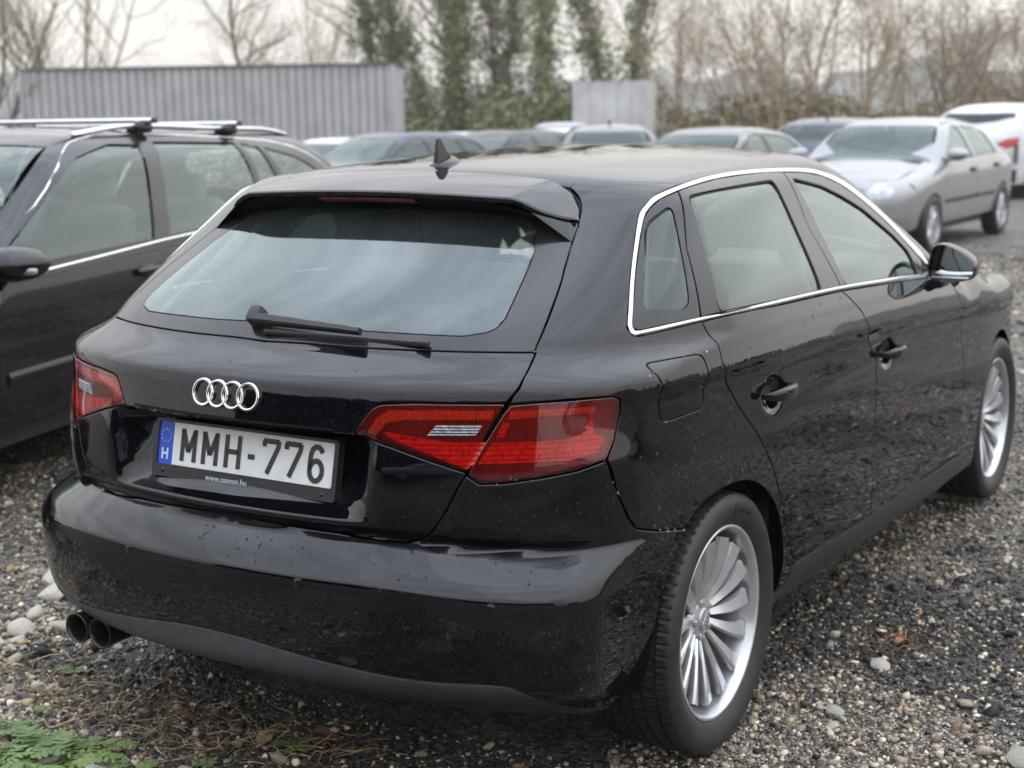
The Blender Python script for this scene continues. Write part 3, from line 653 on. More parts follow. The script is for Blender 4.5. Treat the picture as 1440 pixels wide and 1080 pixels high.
SEDAN = dict(w=1.71, wb=2.61, xf=2.13, xr=-2.10, zc=.84, ws0=1.02, ws1=.36, rw1=-1.02, rw0=-1.50, mirror=(.80, .975),
    top=[(-2.13, .82), (-2.06, .97), (-1.9, 1.005), (-1.6, 1.03), (-1.5, 1.06), (-1.05, 1.315), (-.8, 1.375), (-.3, 1.415), (.1, 1.40), (.36, 1.34), (1.02, .985), (1.2, .945), (1.6, .865), (1.95, .75), (2.12, .62)],
    dlo=[(.98, .925), (-.2, .935), (-1.15, .955), (-1.22, 1.0), (-1.05, 1.20), (-.85, 1.29), (-.2, 1.345), (.1, 1.335), (.34, 1.27)], black=False,
    wins=[[(.86, .95), (-.16, .955), (-.12, 1.315), (.08, 1.31), (.30, 1.245)], [(-.24, .957), (-1.08, .975), (-1.12, 1.01), (-.98, 1.19), (-.82, 1.265), (-.22, 1.315)]],
    doors=[[(.90, .90), (.94, .70), (.92, .34), (-.18, .34), (-.20, .60), (-.20, .905)], [(-.225, .905), (-.225, .60), (-.205, .34), (-.86, .34), (-1.02, .62), (-1.14, .80), (-1.12, .925)]],
    mould=[[(.92, .56), (-.18, .56)], [(-.22, .56), (-.95, .56)]], handles=[(-.06, .83), (-1.0, .845)], hblack=True, spokes=9,
    head=[[(.40, .60), (.66, .60), (.73, .68), (.70, .755), (.52, .755), (.42, .70)]], grille=[[(-.33, .62), (.33, .62), (.36, .70), (-.36, .70)], [(-.5, .30), (.5, .30), (.55, .42), (-.55, .42)]], tail=[[(.52, .74), (.74, .76), (.76, .93), (.60, .93)]])
HATCH = dict(w=1.76, wb=2.6, xf=2.10, xr=-1.95, zc=.86, ws0=1.08, ws1=.32, rw1=-1.42, rw0=-1.74, mirror=(.82, .95),
    top=[(-1.98, .80), (-1.92, .98), (-1.84, 1.02), (-1.74, 1.08), (-1.42, 1.34), (-1.25, 1.39), (-.6, 1.435), (0, 1.43), (.32, 1.36), (1.08, .985), (1.3, .94), (1.7, .86), (2.0, .74), (2.1, .62)],
    dlo=[(1.0, .93), (-.2, .95), (-1.4, .99), (-1.52, 1.04), (-1.38, 1.25), (-1.15, 1.315), (-.3, 1.365), (.05, 1.355), (.34, 1.27)],
    wins=[[(.88, .96), (-.16, .97), (-.10, 1.335), (.06, 1.33), (.30, 1.25)], [(-.24, .972), (-.98, .99), (-.84, 1.315), (-.18, 1.335)], [(-1.04, 1.0), (-1.40, 1.03), (-1.32, 1.22), (-1.12, 1.29), (-.90, 1.31)]],
    tail=[[(.50, .80), (.76, .80), (.80, .98), (.56, .98)]], head=HEAD, handles=[(-.06, .85), (-.98, .87)])
ESTATE = dict(tum=.78, w=1.80, wb=2.75, xf=2.20, xr=-2.90, zc=.85, hs=1.08, ws0=1.06, ws1=.12, rw1=-2.46, rw0=-2.73, mirror=(.95, .925), indicator=True, strip=True, seatm='seat_light', seat=.80,
    top=[(-2.92, .80), (-2.88, .98), (-2.82, 1.04), (-2.73, 1.13), (-2.46, 1.37), (-2.2, 1.435), (-1.4, 1.462), (-.6, 1.487), (-.15, 1.478), (.12, 1.435), (1.06, .985), (1.3, .95), (1.8, .87), (2.1, .75), (2.2, .62)],
    dlo=[(.95, .915), (-.3, .945), (-1.6, .985), (-2.4, 1.01), (-2.53, 1.08), (-2.33, 1.25), (-1.85, 1.38), (-.6, 1.445), (-.2, 1.44), (.10, 1.385), (.55, 1.15)],
    wins=[[(.88, .940), (-.24, .968), (-.50, 1.395), (-.26, 1.405), (.07, 1.355), (.50, 1.165), (.78, 1.015)], [(-.38, .972), (-.64, 1.405), (-1.44, 1.38), (-1.42, .99)], [(-1.47, .995), (-1.50, 1.375), (-1.66, 1.355), (-1.74, 1.0)], [(-1.82, 1.01), (-1.72, 1.345), (-2.05, 1.28), (-2.28, 1.19), (-2.43, 1.085), (-2.37, 1.04)]],
    doors=[[(.92, .885), (1.0, .70), (1.0, .36), (-.25, .36), (-.29, .60), (-.29, .915)], [(-.315, .915), (-.315, .60), (-.275, .36), (-.98, .36), (-1.2, .62), (-1.45, .80), (-1.45, .95)]],
    mould=[[(.95, .535), (-.27, .545)], [(-.31, .545), (-1.05, .55)]], mouldm=1, handles=[(-.12, .83), (-1.28, .86)], spokes=7, head=HEAD, tail=[[(.55, .75), (.80, .75), (.80, 1.1), (.62, 1.1)]])
SUV = dict(w=1.84, wb=2.64, xf=2.15, xr=-2.15, zc=.95, hs=1.12, ws0=1.12, ws1=.34, rw1=-1.72, rw0=-1.98, mirror=(.86, 1.06), black=True,
    top=[(-2.2, .95), (-2.1, 1.10), (-2.03, 1.14), (-1.98, 1.20), (-1.72, 1.47), (-1.55, 1.53), (-.8, 1.60), (0, 1.60), (.34, 1.52), (1.12, 1.10), (1.5, 1.04), (1.9, .95), (2.12, .78)],
    dlo=[(1.02, 1.04), (-.2, 1.06), (-1.5, 1.12), (-1.62, 1.20), (-1.4, 1.40), (-.3, 1.505), (.1, 1.495), (.36, 1.42)],
    wins=[[(.90, 1.07), (-.16, 1.085), (-.10, 1.475), (.10, 1.465), (.32, 1.39)], [(-.24, 1.087), (-1.0, 1.11), (-.88, 1.435), (-.18, 1.475)], [(-1.08, 1.12), (-1.48, 1.15), (-1.38, 1.37), (-.94, 1.43)]],
    tail=[[(.40, .93), (.62, .86), (.84, .93), (.86, 1.04), (.60, 1.02)]], btrim=[[(-.8, .30), (.8, .30), (.82, .52), (-.82, .52)]], head=HEAD)
car_silver, _f = build_car('sedan_car', 'silver four door sedan facing the camera with black side mouldings, parked on the right', 'car', (13.75, 2.92), 178, SEDAN, M['silver'])
car_est, fE = build_car('estate_car', 'dark grey estate car with silver roof bars parked beside the black hatchback', 'car', (1.40, 3.62), 194, ESTATE, M['paint_far'], h=.035, glassm=M['glass'])
# roof rails and load bars of the estate
for s in (1, -1):
    V, Fc = [], []; xs = np.linspace(-.10, -2.35, 24)
    pth = [(x, s*.56, float(pchip(*zip(*ESTATE['top']))(np.array(x)))-.024+.020*min(1, 6*(i/23), 6*(1-i/23))) for i, x in enumerate(xs)]
    tube_mesh(V, Fc, pth, .014, 10); mesh_obj('roof_rail', V, Fc, M['satin'], car_est)
for x in (-.66, -1.54):
    zb = float(pchip(*zip(*ESTATE['top']))(np.array(x)))+.022
    bm = bmesh.new(); add_box(bm, (x, 0, zb), (.055, 1.30, .026), .011)
    lb = bm_obj('load_bar', bm, M['satin'], car_est, angle=40)
    for s in (1, -1):
        bm = bmesh.new(); v = add_box(bm, (x, s*.565, zb-.034), (.085, .115, .052), .018); bm_obj('bar_foot', bm, M['plastic'], lb, angle=50)
        bm = bmesh.new(); add_box(bm, (x, s*.652, zb), (.057, .006, .028), .004); bm_obj('bar_end_cap', bm, M['plastic'], lb, angle=50)
car_suv, _f = build_car('suv_car', 'white suv seen from behind with red tail lamps, beyond the silver sedan', 'car', (at_col(1350, 24.5)[0]+2.15, at_col(1350, 24.5)[1]-.2), -5, SUV, M['white'], z=-.12, glassm=M['gloss_black'])
car_bh, _f = build_car('hatchback_car', 'steel blue hatchback seen from behind, left of the silver sedan', 'car', (19.2, 5.5), 8, HATCH, M['bluegrey'], z=-.12)
bm = bmesh.new(); add_box(bm, (-1.02, 0, 1.45), (.10, .05, .05), .015); bm_obj('roof_aerial', bm, M['plastic'], car_bh, angle=40)
car_gs, _f = build_car('sedan_car', 'grey sedan facing the camera between the steel blue hatchback and the small grey container', 'car', at_col(1000, 19.5)[:2], 177, dict(SEDAN, black=True, strip=True), M['greycar'], z=-.17)
car_ga, _f = build_car('hatchback_car', 'dark grey hatchback with a roof aerial half hidden behind the grey sedan', 'car', at_col(855, 24)[:2], 30, HATCH, M['greycar'], z=-.17, doors=False)
bm = bmesh.new(); add_box(bm, (-1.02, 0, 1.46), (.10, .05, .06), .015); bm_obj('roof_aerial', bm, M['plastic'], car_ga, angle=40)
car_dh, _f = build_car('hatchback_car', 'charcoal hatchback between the large grey shed and the small grey container', 'car', at_col(706, 25)[:2], 174, HATCH, M['paint_far'], z=-.26, doors=False)
car_bl, _f = build_car('hatchback_car', 'dark blue hatchback just behind the roof aerial of the black hatchback', 'car', at_col(556, 23)[:2], 172, HATCH, M['bluecar'], z=-.24, doors=False)
build_car('hatchback_car', 'white hatchback half hidden to the right of the charcoal hatchback', 'car', at_col(788, 29)[:2], 174, HATCH, M['white'], z=-.30, doors=False)
build_car('sedan_car', 'white car roof showing between the estate car and the dark blue hatchback', 'car', at_col(482, 27)[:2], 172, SEDAN, M['white'], z=-.36, doors=False)
build_car('hatchback_car', 'silver hatchback far behind, left of the small grey container', 'car', at_col(795, 32)[:2], 205, HATCH, M['silver'], z=-.22, doors=False)
build_car('hatchback_car', 'white hatchback far behind between the dark blue and the charcoal cars', 'car', at_col(640, 30)[:2], 174, HATCH, M['white'], z=-.36, doors=False)
build_car('hatchback_car', 'red hatchback seen through the windows of the estate car', 'car', (2.6, 6.6), 194, HATCH, M['redcar'], doors=False)

build_car('hatchback_car', 'white hatchback parked across the lane to the right of the black hatchback', 'car', (4.6, -6.4), 78, HATCH, M['white'], doors=False)
build_car('suv_car', 'silver suv parked behind the photographer', 'car', (-8.4, -1.3), 62, SUV, M['silver'], doors=False)
build_car('sedan_car', 'dark blue saloon parked behind the photographer on the right', 'car', (-3.2, -7.6), 64, SEDAN, M['bluegrey'], doors=False)
build_car('suv_car', 'dark grey suv parked across the lane beyond the white hatchback', 'car', (8.2, -6.9), 80, SUV, M['paint_far'], doors=False)
# feature lines of the hatchback in metres (x forward from the rear axle, y left, z up)
TR = {
 'tg_seam': [(-0.025, -0.459, 1.349), (-0.043, -0.483, 1.336), (-0.067, -0.505, 1.319), (-0.085, -0.516, 1.306), (-0.111, -0.526, 1.288), (-0.184, -0.547, 1.239), (-0.27, -0.573, 1.184), (-0.313, -0.587, 1.156), (-0.465, -0.62, 1.053), (-0.493, -0.626, 1.028), (-0.536, -0.637, 1.007), (-0.573, -0.644, 0.99), (-0.605, -0.642, 0.964), (-0.616, -0.636, 0.943), (-0.628, -0.626, 0.923), (-0.65, -0.603, 0.876), (-0.668, -0.586, 0.839), (-0.684, -0.571, 0.803), (-0.693, -0.555, 0.773), (-0.704, -0.536, 0.731), (-0.71, -0.518, 0.701), (-0.712, -0.504, 0.681), (-0.709, -0.482, 0.663), (-0.716, -0.455, 0.653), (-0.727, -0.425, 0.652), (-0.744, -0.354, 0.654), (-0.755, -0.296, 0.658), (-0.769, -0.2, 0.66), (-0.775, -0.101, 0.663), (-0.781, -0.015, 0.667)],
 'glass_bottom': [(-0.488, -0.623, 1.033), (-0.526, -0.554, 1.034), (-0.58, -0.409, 1.035), (-0.613, -0.223, 1.035), (-0.62, -0.109, 1.036), (-0.622, 0.007, 1.036)],
 'roof_seam': [(-0.025, -0.459, 1.349), (-0.021, -0.421, 1.356), (-0.014, -0.309, 1.371), (-0.015, -0.157, 1.381), (-0.01, -0.024, 1.385), (-0.009, 0.06, 1.385), (-0.001, 0.154, 1.385)],
 'light_out': [(-0.615, -0.638, 0.943), (-0.578, -0.685, 0.946), (-0.506, -0.761, 0.948), (-0.459, -0.794, 0.947), (-0.443, -0.803, 0.939), (-0.442, -0.802, 0.91), (-0.462, -0.8, 0.855), (-0.487, -0.794, 0.818), (-0.545, -0.753, 0.802), (-0.6, -0.696, 0.792), (-0.646, -0.634, 0.784), (-0.671, -0.595, 0.784), (-0.682, -0.573, 0.8)],
 'light_in': [(-0.619, -0.631, 0.946), (-0.661, -0.557, 0.947), (-0.702, -0.462, 0.947), (-0.722, -0.401, 0.943), (-0.728, -0.379, 0.938), (-0.734, -0.364, 0.925), (-0.745, -0.345, 0.896), (-0.75, -0.335, 0.878), (-0.733, -0.418, 0.857), (-0.712, -0.496, 0.832), (-0.684, -0.569, 0.808)],
 'bumper_seam': [(-0.488, -0.794, 0.817), (-0.465, -0.807, 0.747), (-0.431, -0.816, 0.678), (-0.409, -0.824, 0.653), (-0.341, -0.85, 0.631), (-0.234, -0.865, 0.613)],
 'apron_top': [(-0.56, -0.73, 0.24), (-0.627, -0.717, 0.312), (-0.677, -0.692, 0.35), (-0.711, -0.653, 0.37), (-0.779, -0.498, 0.375), (-0.823, -0.337, 0.391), (-0.844, -0.2, 0.406), (-0.855, -0.069, 0.421)],
 'door_rear_seam': [(-0.079, -0.824, 1.057), (-0.072, -0.852, 1.015), (-0.072, -0.874, 0.961), (-0.045, -0.869, 0.929), (0.032, -0.865, 0.852), (0.146, -0.876, 0.751), (0.226, -0.88, 0.663), (0.31, -0.878, 0.528), (0.378, -0.872, 0.418), (0.416, -0.867, 0.368), (0.459, -0.863, 0.34)],
 'door_split': [(0.757, -0.855, 1.03), (0.839, -0.866, 1), (0.9, -0.88, 0.955), (0.933, -0.892, 0.903), (1.061, -0.874, 0.794), (1.051, -0.881, 0.661), (1.029, -0.879, 0.495), (1.059, -0.875, 0.413), (1.07, -0.863, 0.309)],
 'door_front_seam': [(1.957, -0.892, 0.84), (1.992, -0.891, 0.832), (2.051, -0.879, 0.639), (2.038, -0.879, 0.448), (2.013, -0.871, 0.3)],
 'sill_top': [(0.459, -0.863, 0.34), (0.907, -0.863, 0.316), (1.07, -0.863, 0.309), (1.373, -0.865, 0.303), (2.017, -0.87, 0.291)],
 'dlo_out': [(-0.29, -0.741, 1.065), (-0.288, -0.751, 1.052), (-0.274, -0.761, 1.046), (-0.082, -0.824, 1.056), (0.289, -0.856, 1.049), (0.78, -0.854, 1.029), (1.266, -0.856, 1), (1.628, -0.856, 0.977), (1.712, -0.827, 1.03), (1.617, -0.782, 1.114), (1.503, -0.738, 1.197), (1.384, -0.697, 1.269), (1.291, -0.671, 1.311), (1.189, -0.649, 1.338), (1.068, -0.637, 1.353), (0.839, -0.634, 1.363), (0.621, -0.634, 1.367), (0.417, -0.638, 1.365), (0.208, -0.65, 1.354), (0.059, -0.641, 1.333), (0.002, -0.639, 1.311), (-0.036, -0.641, 1.29), (-0.099, -0.662, 1.24), (-0.187, -0.696, 1.169), (-0.261, -0.728, 1.099)],
 'dlo_in': [(-0.276, -0.746, 1.067), (-0.273, -0.752, 1.061), (-0.263, -0.759, 1.057), (-0.074, -0.82, 1.066), (0.303, -0.851, 1.06), (0.796, -0.849, 1.041), (1.285, -0.849, 1.013), (1.601, -0.849, 0.993), (1.645, -0.831, 1.028), (1.562, -0.787, 1.11), (1.456, -0.744, 1.189), (1.333, -0.706, 1.259), (1.242, -0.682, 1.299), (1.137, -0.664, 1.327), (1.019, -0.654, 1.342), (0.802, -0.651, 1.353), (0.585, -0.651, 1.357), (0.384, -0.655, 1.355), (0.183, -0.666, 1.345), (0.053, -0.654, 1.324), (0.003, -0.65, 1.304), (-0.033, -0.653, 1.284), (-0.093, -0.672, 1.236), (-0.179, -0.704, 1.166), (-0.25, -0.735, 1.098)],
 'quarter_glass': [(-0.041, -0.672, 1.266), (0.007, -0.676, 1.288), (0.049, -0.682, 1.302), (-0.012, -0.731, 1.22), (-0.107, -0.796, 1.091), (-0.161, -0.779, 1.091), (-0.21, -0.759, 1.091), (-0.22, -0.748, 1.099), (-0.212, -0.738, 1.114), (-0.131, -0.704, 1.19)],
 'rear_glass': [(0.139, -0.686, 1.325), (0.407, -0.684, 1.333), (0.72, -0.673, 1.336), (0.67, -0.769, 1.191), (0.645, -0.851, 1.044), (0.279, -0.851, 1.061), (-0.006, -0.836, 1.067), (-0.003, -0.824, 1.092), (0.052, -0.76, 1.208)],
 'front_glass': [(0.876, -0.669, 1.333), (0.984, -0.677, 1.32), (1.084, -0.688, 1.299), (1.214, -0.71, 1.259), (1.335, -0.734, 1.213), (1.491, -0.782, 1.122), (1.557, -0.813, 1.065), (1.548, -0.839, 1.019), (1.54, -0.853, 0.988), (1.16, -0.852, 1.014), (0.839, -0.851, 1.034), (0.836, -0.766, 1.188)],
 'qpost': [(0.115, -0.67, 1.333), (0.008, -0.745, 1.212), (-0.081, -0.82, 1.065)],
 'bsplit': [(0.833, -0.649, 1.353), (0.78, -0.758, 1.202), (0.786, -0.849, 1.041)],
 'fuel': [(-0.336, -0.814, 0.992), (-0.297, -0.805, 0.998), (-0.267, -0.804, 1), (-0.164, -0.825, 0.996), (-0.152, -0.837, 0.988), (-0.179, -0.864, 0.968), (-0.141, -0.86, 0.927), (-0.125, -0.855, 0.886), (-0.144, -0.853, 0.866), (-0.186, -0.85, 0.863), (-0.287, -0.84, 0.867), (-0.319, -0.838, 0.874), (-0.336, -0.835, 0.897), (-0.363, -0.841, 0.948)],
 'tow': [(-0.826, -0.386, 0.471), (-0.818, -0.424, 0.474), (-0.816, -0.421, 0.434), (-0.826, -0.379, 0.434)],
 'dots': [(-0.209, -0.457, 1.245), (-0.251, -0.482, 1.217), (-0.32, -0.5, 1.175), (-0.452, -0.526, 1.094), (-0.48, -0.521, 1.077), (-0.497, -0.51, 1.07), (-0.525, -0.466, 1.063), (-0.561, -0.321, 1.065), (-0.576, -0.195, 1.066), (-0.579, -0.076, 1.069), (-0.579, 0.043, 1.069)],
 'in_band': [(-0.723, -0.41, 0.929), (-0.687, -0.513, 0.932), (-0.635, -0.612, 0.931), (-0.639, -0.609, 0.912), (-0.689, -0.513, 0.912), (-0.718, -0.441, 0.91), (-0.729, -0.404, 0.902), (-0.74, -0.382, 0.875), (-0.743, -0.363, 0.881), (-0.733, -0.382, 0.913)],
 'in_red': [(-0.734, -0.398, 0.884), (-0.709, -0.483, 0.873), (-0.688, -0.537, 0.867), (-0.653, -0.601, 0.867), (-0.672, -0.585, 0.823), (-0.682, -0.571, 0.812), (-0.714, -0.485, 0.847), (-0.731, -0.417, 0.87)],
 'in_white': [(-0.693, -0.507, 0.903), (-0.651, -0.592, 0.903), (-0.661, -0.583, 0.882), (-0.705, -0.49, 0.881)],
 'out_band': [(-0.615, -0.642, 0.93), (-0.547, -0.725, 0.93), (-0.492, -0.771, 0.929), (-0.491, -0.773, 0.916), (-0.548, -0.726, 0.917), (-0.611, -0.654, 0.913), (-0.623, -0.636, 0.913)],
 'out_red': [(-0.646, -0.612, 0.865), (-0.59, -0.691, 0.865), (-0.543, -0.74, 0.867), (-0.519, -0.759, 0.876), (-0.508, -0.762, 0.897), (-0.498, -0.768, 0.907), (-0.498, -0.774, 0.87), (-0.481, -0.787, 0.863), (-0.5, -0.783, 0.835), (-0.547, -0.748, 0.823), (-0.617, -0.67, 0.824), (-0.669, -0.59, 0.823)],
 'out_red2': [(-0.629, -0.629, 0.905), (-0.621, -0.642, 0.905), (-0.632, -0.633, 0.877), (-0.639, -0.62, 0.877)],
 'wiper': [(-0.579, 0.045, 1.069), (-0.58, -0.098, 1.067), (-0.578, -0.236, 1.061), (-0.599, 0.001, 1.055), (-0.57, -0.402, 1.043)],
}
# ------------------------------------------------------------------ the black hatchback
_zc = pchip([-.7, -.4, 0, .5, .93, 1.56, 2.02, 3.2], [.952, .951, .946, .928, .905, .869, .832, .74])
_lo = pchip([-.85, -.75, -.70, -.62, -.54, -.4, -.3, -.2, -.1, -.05, -.02, 0], [.66, .77, .82, .856, .870, .879, .882, .880, .874, .874, .881, .893])
_hi = pchip([0, .012, .06, .13, .30, .40, .45, .50, .56], [.893, .890, .877, .848, .752, .690, .650, .59, .50])
_X0 = pchip([.10, .16, .20, .26, .30, .33, .36, .40, .45, .55, .572, .580, .588, .640, .651, .656, .68, .72, .80, .877, .93, .97, 1.034, 1.058, 1.257, 1.33, 1.5],
            [-.40, -.50, -.56, -.655, -.755, -.812, -.840, -.852, -.859, -.862, -.861, -.859, -.853, -.799, -.784, -.777, -.790, -.797, -.793, -.778, -.768, -.757, -.627, -.596, -.25, -.13, .14])
_rec = pchip([.692, .705, .74, .84, .860, .876], [0, .03, .066, .094, .075, 0])
_T = pchip([-.6, -.27, -.09, .16, .5, .9, 1.2, 1.45, 1.65, 1.9, 2.2, 2.5, 2.9, 3.2, 3.45], [1.22, 1.343, 1.380, 1.404, 1.418, 1.425, 1.420, 1.381, 1.308, 1.188, 1.05, .958, .925, .86, .76])
def _drop(y): return .062*sstep(.39, .56, y)
def _D(y, z):
    lowb = 1-sstep(.60, .66, z); u = sstep(.965, 1.03, z)
    return (.2-.02*lowb)*y*y+(.41-.12*lowb)*y**4+u*3.5*np.maximum(y-.61, 0)**2
def _W(x, z):
    s = z-_zc(x); w = np.where(s < 0, _lo(s), _hi(s))
    lm = 1-sstep(.56, .66, z); tp = .085*np.maximum(.35-x, 0)**2; w = w-tp*(1-lm)-lm*np.minimum(tp, .041+.2*tp)*(x < .4)-.09*np.maximum(x-2.3, 0)**2
    for hx, hz in ((.245, .835), (1.165, .797)): w = w-.022*np.exp(-(((x-hx)/.055)**2+((z-hz)/.036)**2)**2)
    return w+.022*np.exp(-((z-.805)/.05)**2)*sstep(-.37, -.50, x)
def _sh(y, z): return .028*sstep(.35, .80, y)*(1-sstep(.66, .76, z))*sstep(.48, .56, z)
def FH(P):
    x = P[..., 0]; y = np.abs(P[..., 1]); z = P[..., 2]
    zs = z+_sh(y, z)
    f = smax(y-_W(x, zs), _X0(zs)+_D(y, zs)+_rec(z)*(1-sstep(.272, .40, y))-x, .10-.045*(1-sstep(.56, .66, z)))
    f = smax(f, z-(_T(x)-(.11+.16*sstep(1.25, 1.6, x)*(1-sstep(2.0, 2.35, x)))*y*y), .06)
    f = smax(f, x-(3.45-.28*y*y-.4*y**4-.25*np.maximum(z-.6, 0)), .15)
    return np.maximum(f, .20-z)
def FSP(P):
    y = np.abs(P[..., 1]); return P[..., 2]-(_T(P[..., 0])-.11*y*y-_drop(y))
CX, CZ, TOP, SIDE, CF = Chart('cx'), Chart('cz', .3), Chart('top'), Chart('side'), Chart('cf', 2.2)
A_ = lambda *p: np.array(p, float)
mir = lambda P: (np.asarray(P)*[1, -1, 1])[::-1]
seam = np.array(TR['tg_seam']); gbot = np.array(TR['glass_bottom']); rseam = np.array(TR['roof_seam'])
lout = np.array(TR['light_out']); lin = np.array(TR['light_in']); bseam = np.array(TR['bumper_seam'])
drs = np.array(TR['door_rear_seam']); dsp = np.array(TR['door_split']); dfs = np.array(TR['door_front_seam']); sill = np.array(TR['sill_top'])
dout = np.array(TR['dlo_out']); din = np.array(TR['dlo_in'])
def arch(xc, a0, a1, r=.352, n=26, zc=.31, y=-.87, r1=None):
    rr_ = lambda a: r if r1 is None else r+(r1-r)*float(sstep(88, 127, a))
    return np.array([(xc+rr_(a)*cos(R(a)), y, zc+rr_(a)*sin(R(a))) for a in np.linspace(a0, a1, n)])
car = empty('hatchback_car', 'black five door hatchback with misted rear window and registration plate, nearest car on the gravel', 'car')
MP = M['paint']
cr0 = np.array([(x, -.89, float(_zc(x))) for x in np.arange(-.41, 2.05, .02)])
crease, cr2, cr3, cr4 = [solve(FH, SIDE, SIDE.to2(cr0+[0, 0, dz])) for dz in (0, -.011, .012, -.03)]
# roof and rails --------------------------------------------------
ws_edge = A_((1.80, -.80, 1.0), (1.74, -.770, 1.10), (1.60, -.695, 1.235), (1.47, -.62, 1.335), (1.40, -.54, 1.375))
ws_edge = solve(FH, TOP, TOP.to2(ws_edge)); roof_side = solve(FH, TOP, np.array([(x, -.45) for x in np.linspace(1.40, .02, 30)]))
seam[0] = solve(FH, TOP, A_((-.021, -.451)))[0]; qtop = catmull(seam[:14], 4)
o_quarter = np.concatenate([qtop, lout[1:8], bseam[1:-1], arch(0, 127, -4, r1=.374), A_((.352, -.868, .272), (.42, -.866, .272)), drs[::-1],
                            dout[2::-1], dout[:11:-1], A_((1.76, -.845, 1.005)), ws_edge, roof_side])
fuel = solve(FH, SIDE, SIDE.to2(round_poly(A_((-.345, -.85, .998), (-.152, -.85, .998), (-.128, -.85, .868), (-.318, -.85, .866)), .028)))
panel('quarter_panel', FH, CX, o_quarter, MP, car, h=.016, gap=.0016, bevel=.002, skirt=.012, holes=[fuel], extra=[crease, cr2, cr3, cr4], mirror=True, nogap=lambda P: (np.abs(P[:, 1]+.45) < .003)*(P[:, 2] > 1.3)*sstep(-.018, -.006, P[:, 0]))
panel('fuel_flap', FH, CX, fuel, MP, car, h=.012, gap=.0016, bevel=.002, skirt=.01, extra=[crease, cr2, cr3, cr4])
hdr = A_((1.40, -.54, 1.38), (1.435, -.3, 1.39), (1.445, 0, 1.395))
roof_o = np.concatenate([A_((-.02, -.45, 1.35)), catmull(rseam[1:5], 3), A_((-.009, 0, 1.385))])
roof_o = np.concatenate([roof_o, mir(roof_o)[1:], A_((1.40, .45, 1.38)), mir(A_((1.435, -.3, 1.39), (1.445, 0, 1.395))), A_((1.435, -.3, 1.39), (1.40, -.45, 1.38))])
panel('roof', FH, TOP, roof_o, MP, car, h=.03, skirt=.0)
band('roof_joint', FH, np.concatenate([catmull(rseam, 3)[:14], ])+[-.001, 0, 0], np.concatenate([catmull(rseam, 3)[:14]])+[.003, 0, 0], M['matte'], car, height=.0004, lift=.0003, n=40, mirror=True)
# spoiler ---------------------------------------------------------
spe = A_((-.125, -.531, 1.286), (-.158, -.510, 1.294), (-.196, -.470, 1.31), (-.214, -.42, 1.325), (-.228, -.34, 1.34), (-.238, -.22, 1.346), (-.242, -.1, 1.349), (-.243, 0, 1.35))
sps = np.concatenate([spe[::-1][0:0], catmull(spe, 5)])
front = np.concatenate([rseam[:5], A_((-.009, 0, 1.385))])+[-.0065, 0, 0]
half = np.concatenate([front[::-1], qtop[1:19], sps[1:]])
sp_o = np.concatenate([half, mir(half)[1:-1]])
panel('rear_spoiler', FSP, TOP, sp_o, MP, car, h=.016, gap=.0010, bevel=.006, skirt=.009, drop=.004)
spu = sps[np.abs(sps[:, 1]) < .518]; lip = spu-[0, 0, .014]; und = spu*[1, .97, 1]+[.10, 0, -.055]; und2 = spu*[1, .95, 1]+[.20, 0, -.07]
rows = [np.concatenate([r, mir(r)[1:]]) for r in (lip, lip+[.012, 0, -.006], und, und2)]
V = np.concatenate(rows); n = len(rows[0])
mesh_obj('spoiler_underside', V, [(k*n+i, k*n+i+1, (k+1)*n+i+1, (k+1)*n+i) for k in range(3) for i in range(n-1)], M['gloss_black'], car)
bl = np.concatenate([sps[sps[:, 1] > -.17], mir(sps[sps[:, 1] > -.17])[1:]])
rows = [bl-[.0005, 0, .0165], bl-[-.004, 0, .0235], bl-[-.03, 0, .03]]; V = np.concatenate(rows); n = len(bl)
mesh_obj('brake_light', V, [(k*n+i, k*n+i+1, (k+1)*n+i+1, (k+1)*n+i) for k in range(2) for i in range(n-1)], M['lamp_dark'], car)
for sgn in (1, -1):
    ed = sps[np.abs(sps[:, 1]) > .452][::-1]*[1, sgn, 1]-[.002, 0, .0125]; c_ = A_((-.187, -.546*sgn, 1.238)); m = len(ed)
    fV = np.concatenate([ed, c_, ed+[.05, .015*sgn, -.004], c_+[.03, .012*sgn, 0]])
    fc = [(i, i+1, m) for i in range(m-1)]+[(i, i+m+1, i+m+2, i+1) for i in range(m-1)]+[(0, m, 2*m+1, m+1), (m-1, 2*m, 2*m+1, m)]
    bm = bmesh.new(); vs = [bm.verts.new(v) for v in fV]; [bm.faces.new([vs[q] for q in f_]) for f_ in fc]; bm_obj('spoiler_fin', bm, MP, car, angle=30)
# tailgate --------------------------------------------------------
lidb = catmull(seam[19:], 4); lidb[-1, 1] = 0
low_seam = np.concatenate([catmull(seam[15:20], 3), lidb[1:]])
gb = gbot.copy(); gb[-1] = (-.627, 0, 1.034)
tg_half = np.concatenate([gb[::-1], seam[9:13], lin[:1], catmull(lin[2:8], 3), lin[8:], seam[17:19], lidb])
tg_o = np.concatenate([tg_half, mir(tg_half)[1:-1]])
tcr = [np.array([(-.7, y, z) for y in np.arange(-.62, .63, .012)]) for z in (.958, .963, .968, .974, .98)]
rcs = [np.array([(-.7, s*y, z) for z in np.arange(.695, .88, .008)]) for y in (.28, .29, .30, .31, .32, .33, .345) for s in (1, -1)]
panel('tailgate', FH, CZ, tg_o, MP, car, h=.013, gap=.0022, bevel=.0025, skirt=.016, extra=tcr+rcs)
gl_half = np.concatenate([gb[::-1], catmull(seam[4:10], 4)[::-1], A_((-.10, -.52, 1.290), (-.12, -.40, 1.315), (-.135, -.2, 1.325), (-.14, 0, 1.327))])
gl_o = np.concatenate([gl_half, mir(gl_half)[1:-1]])
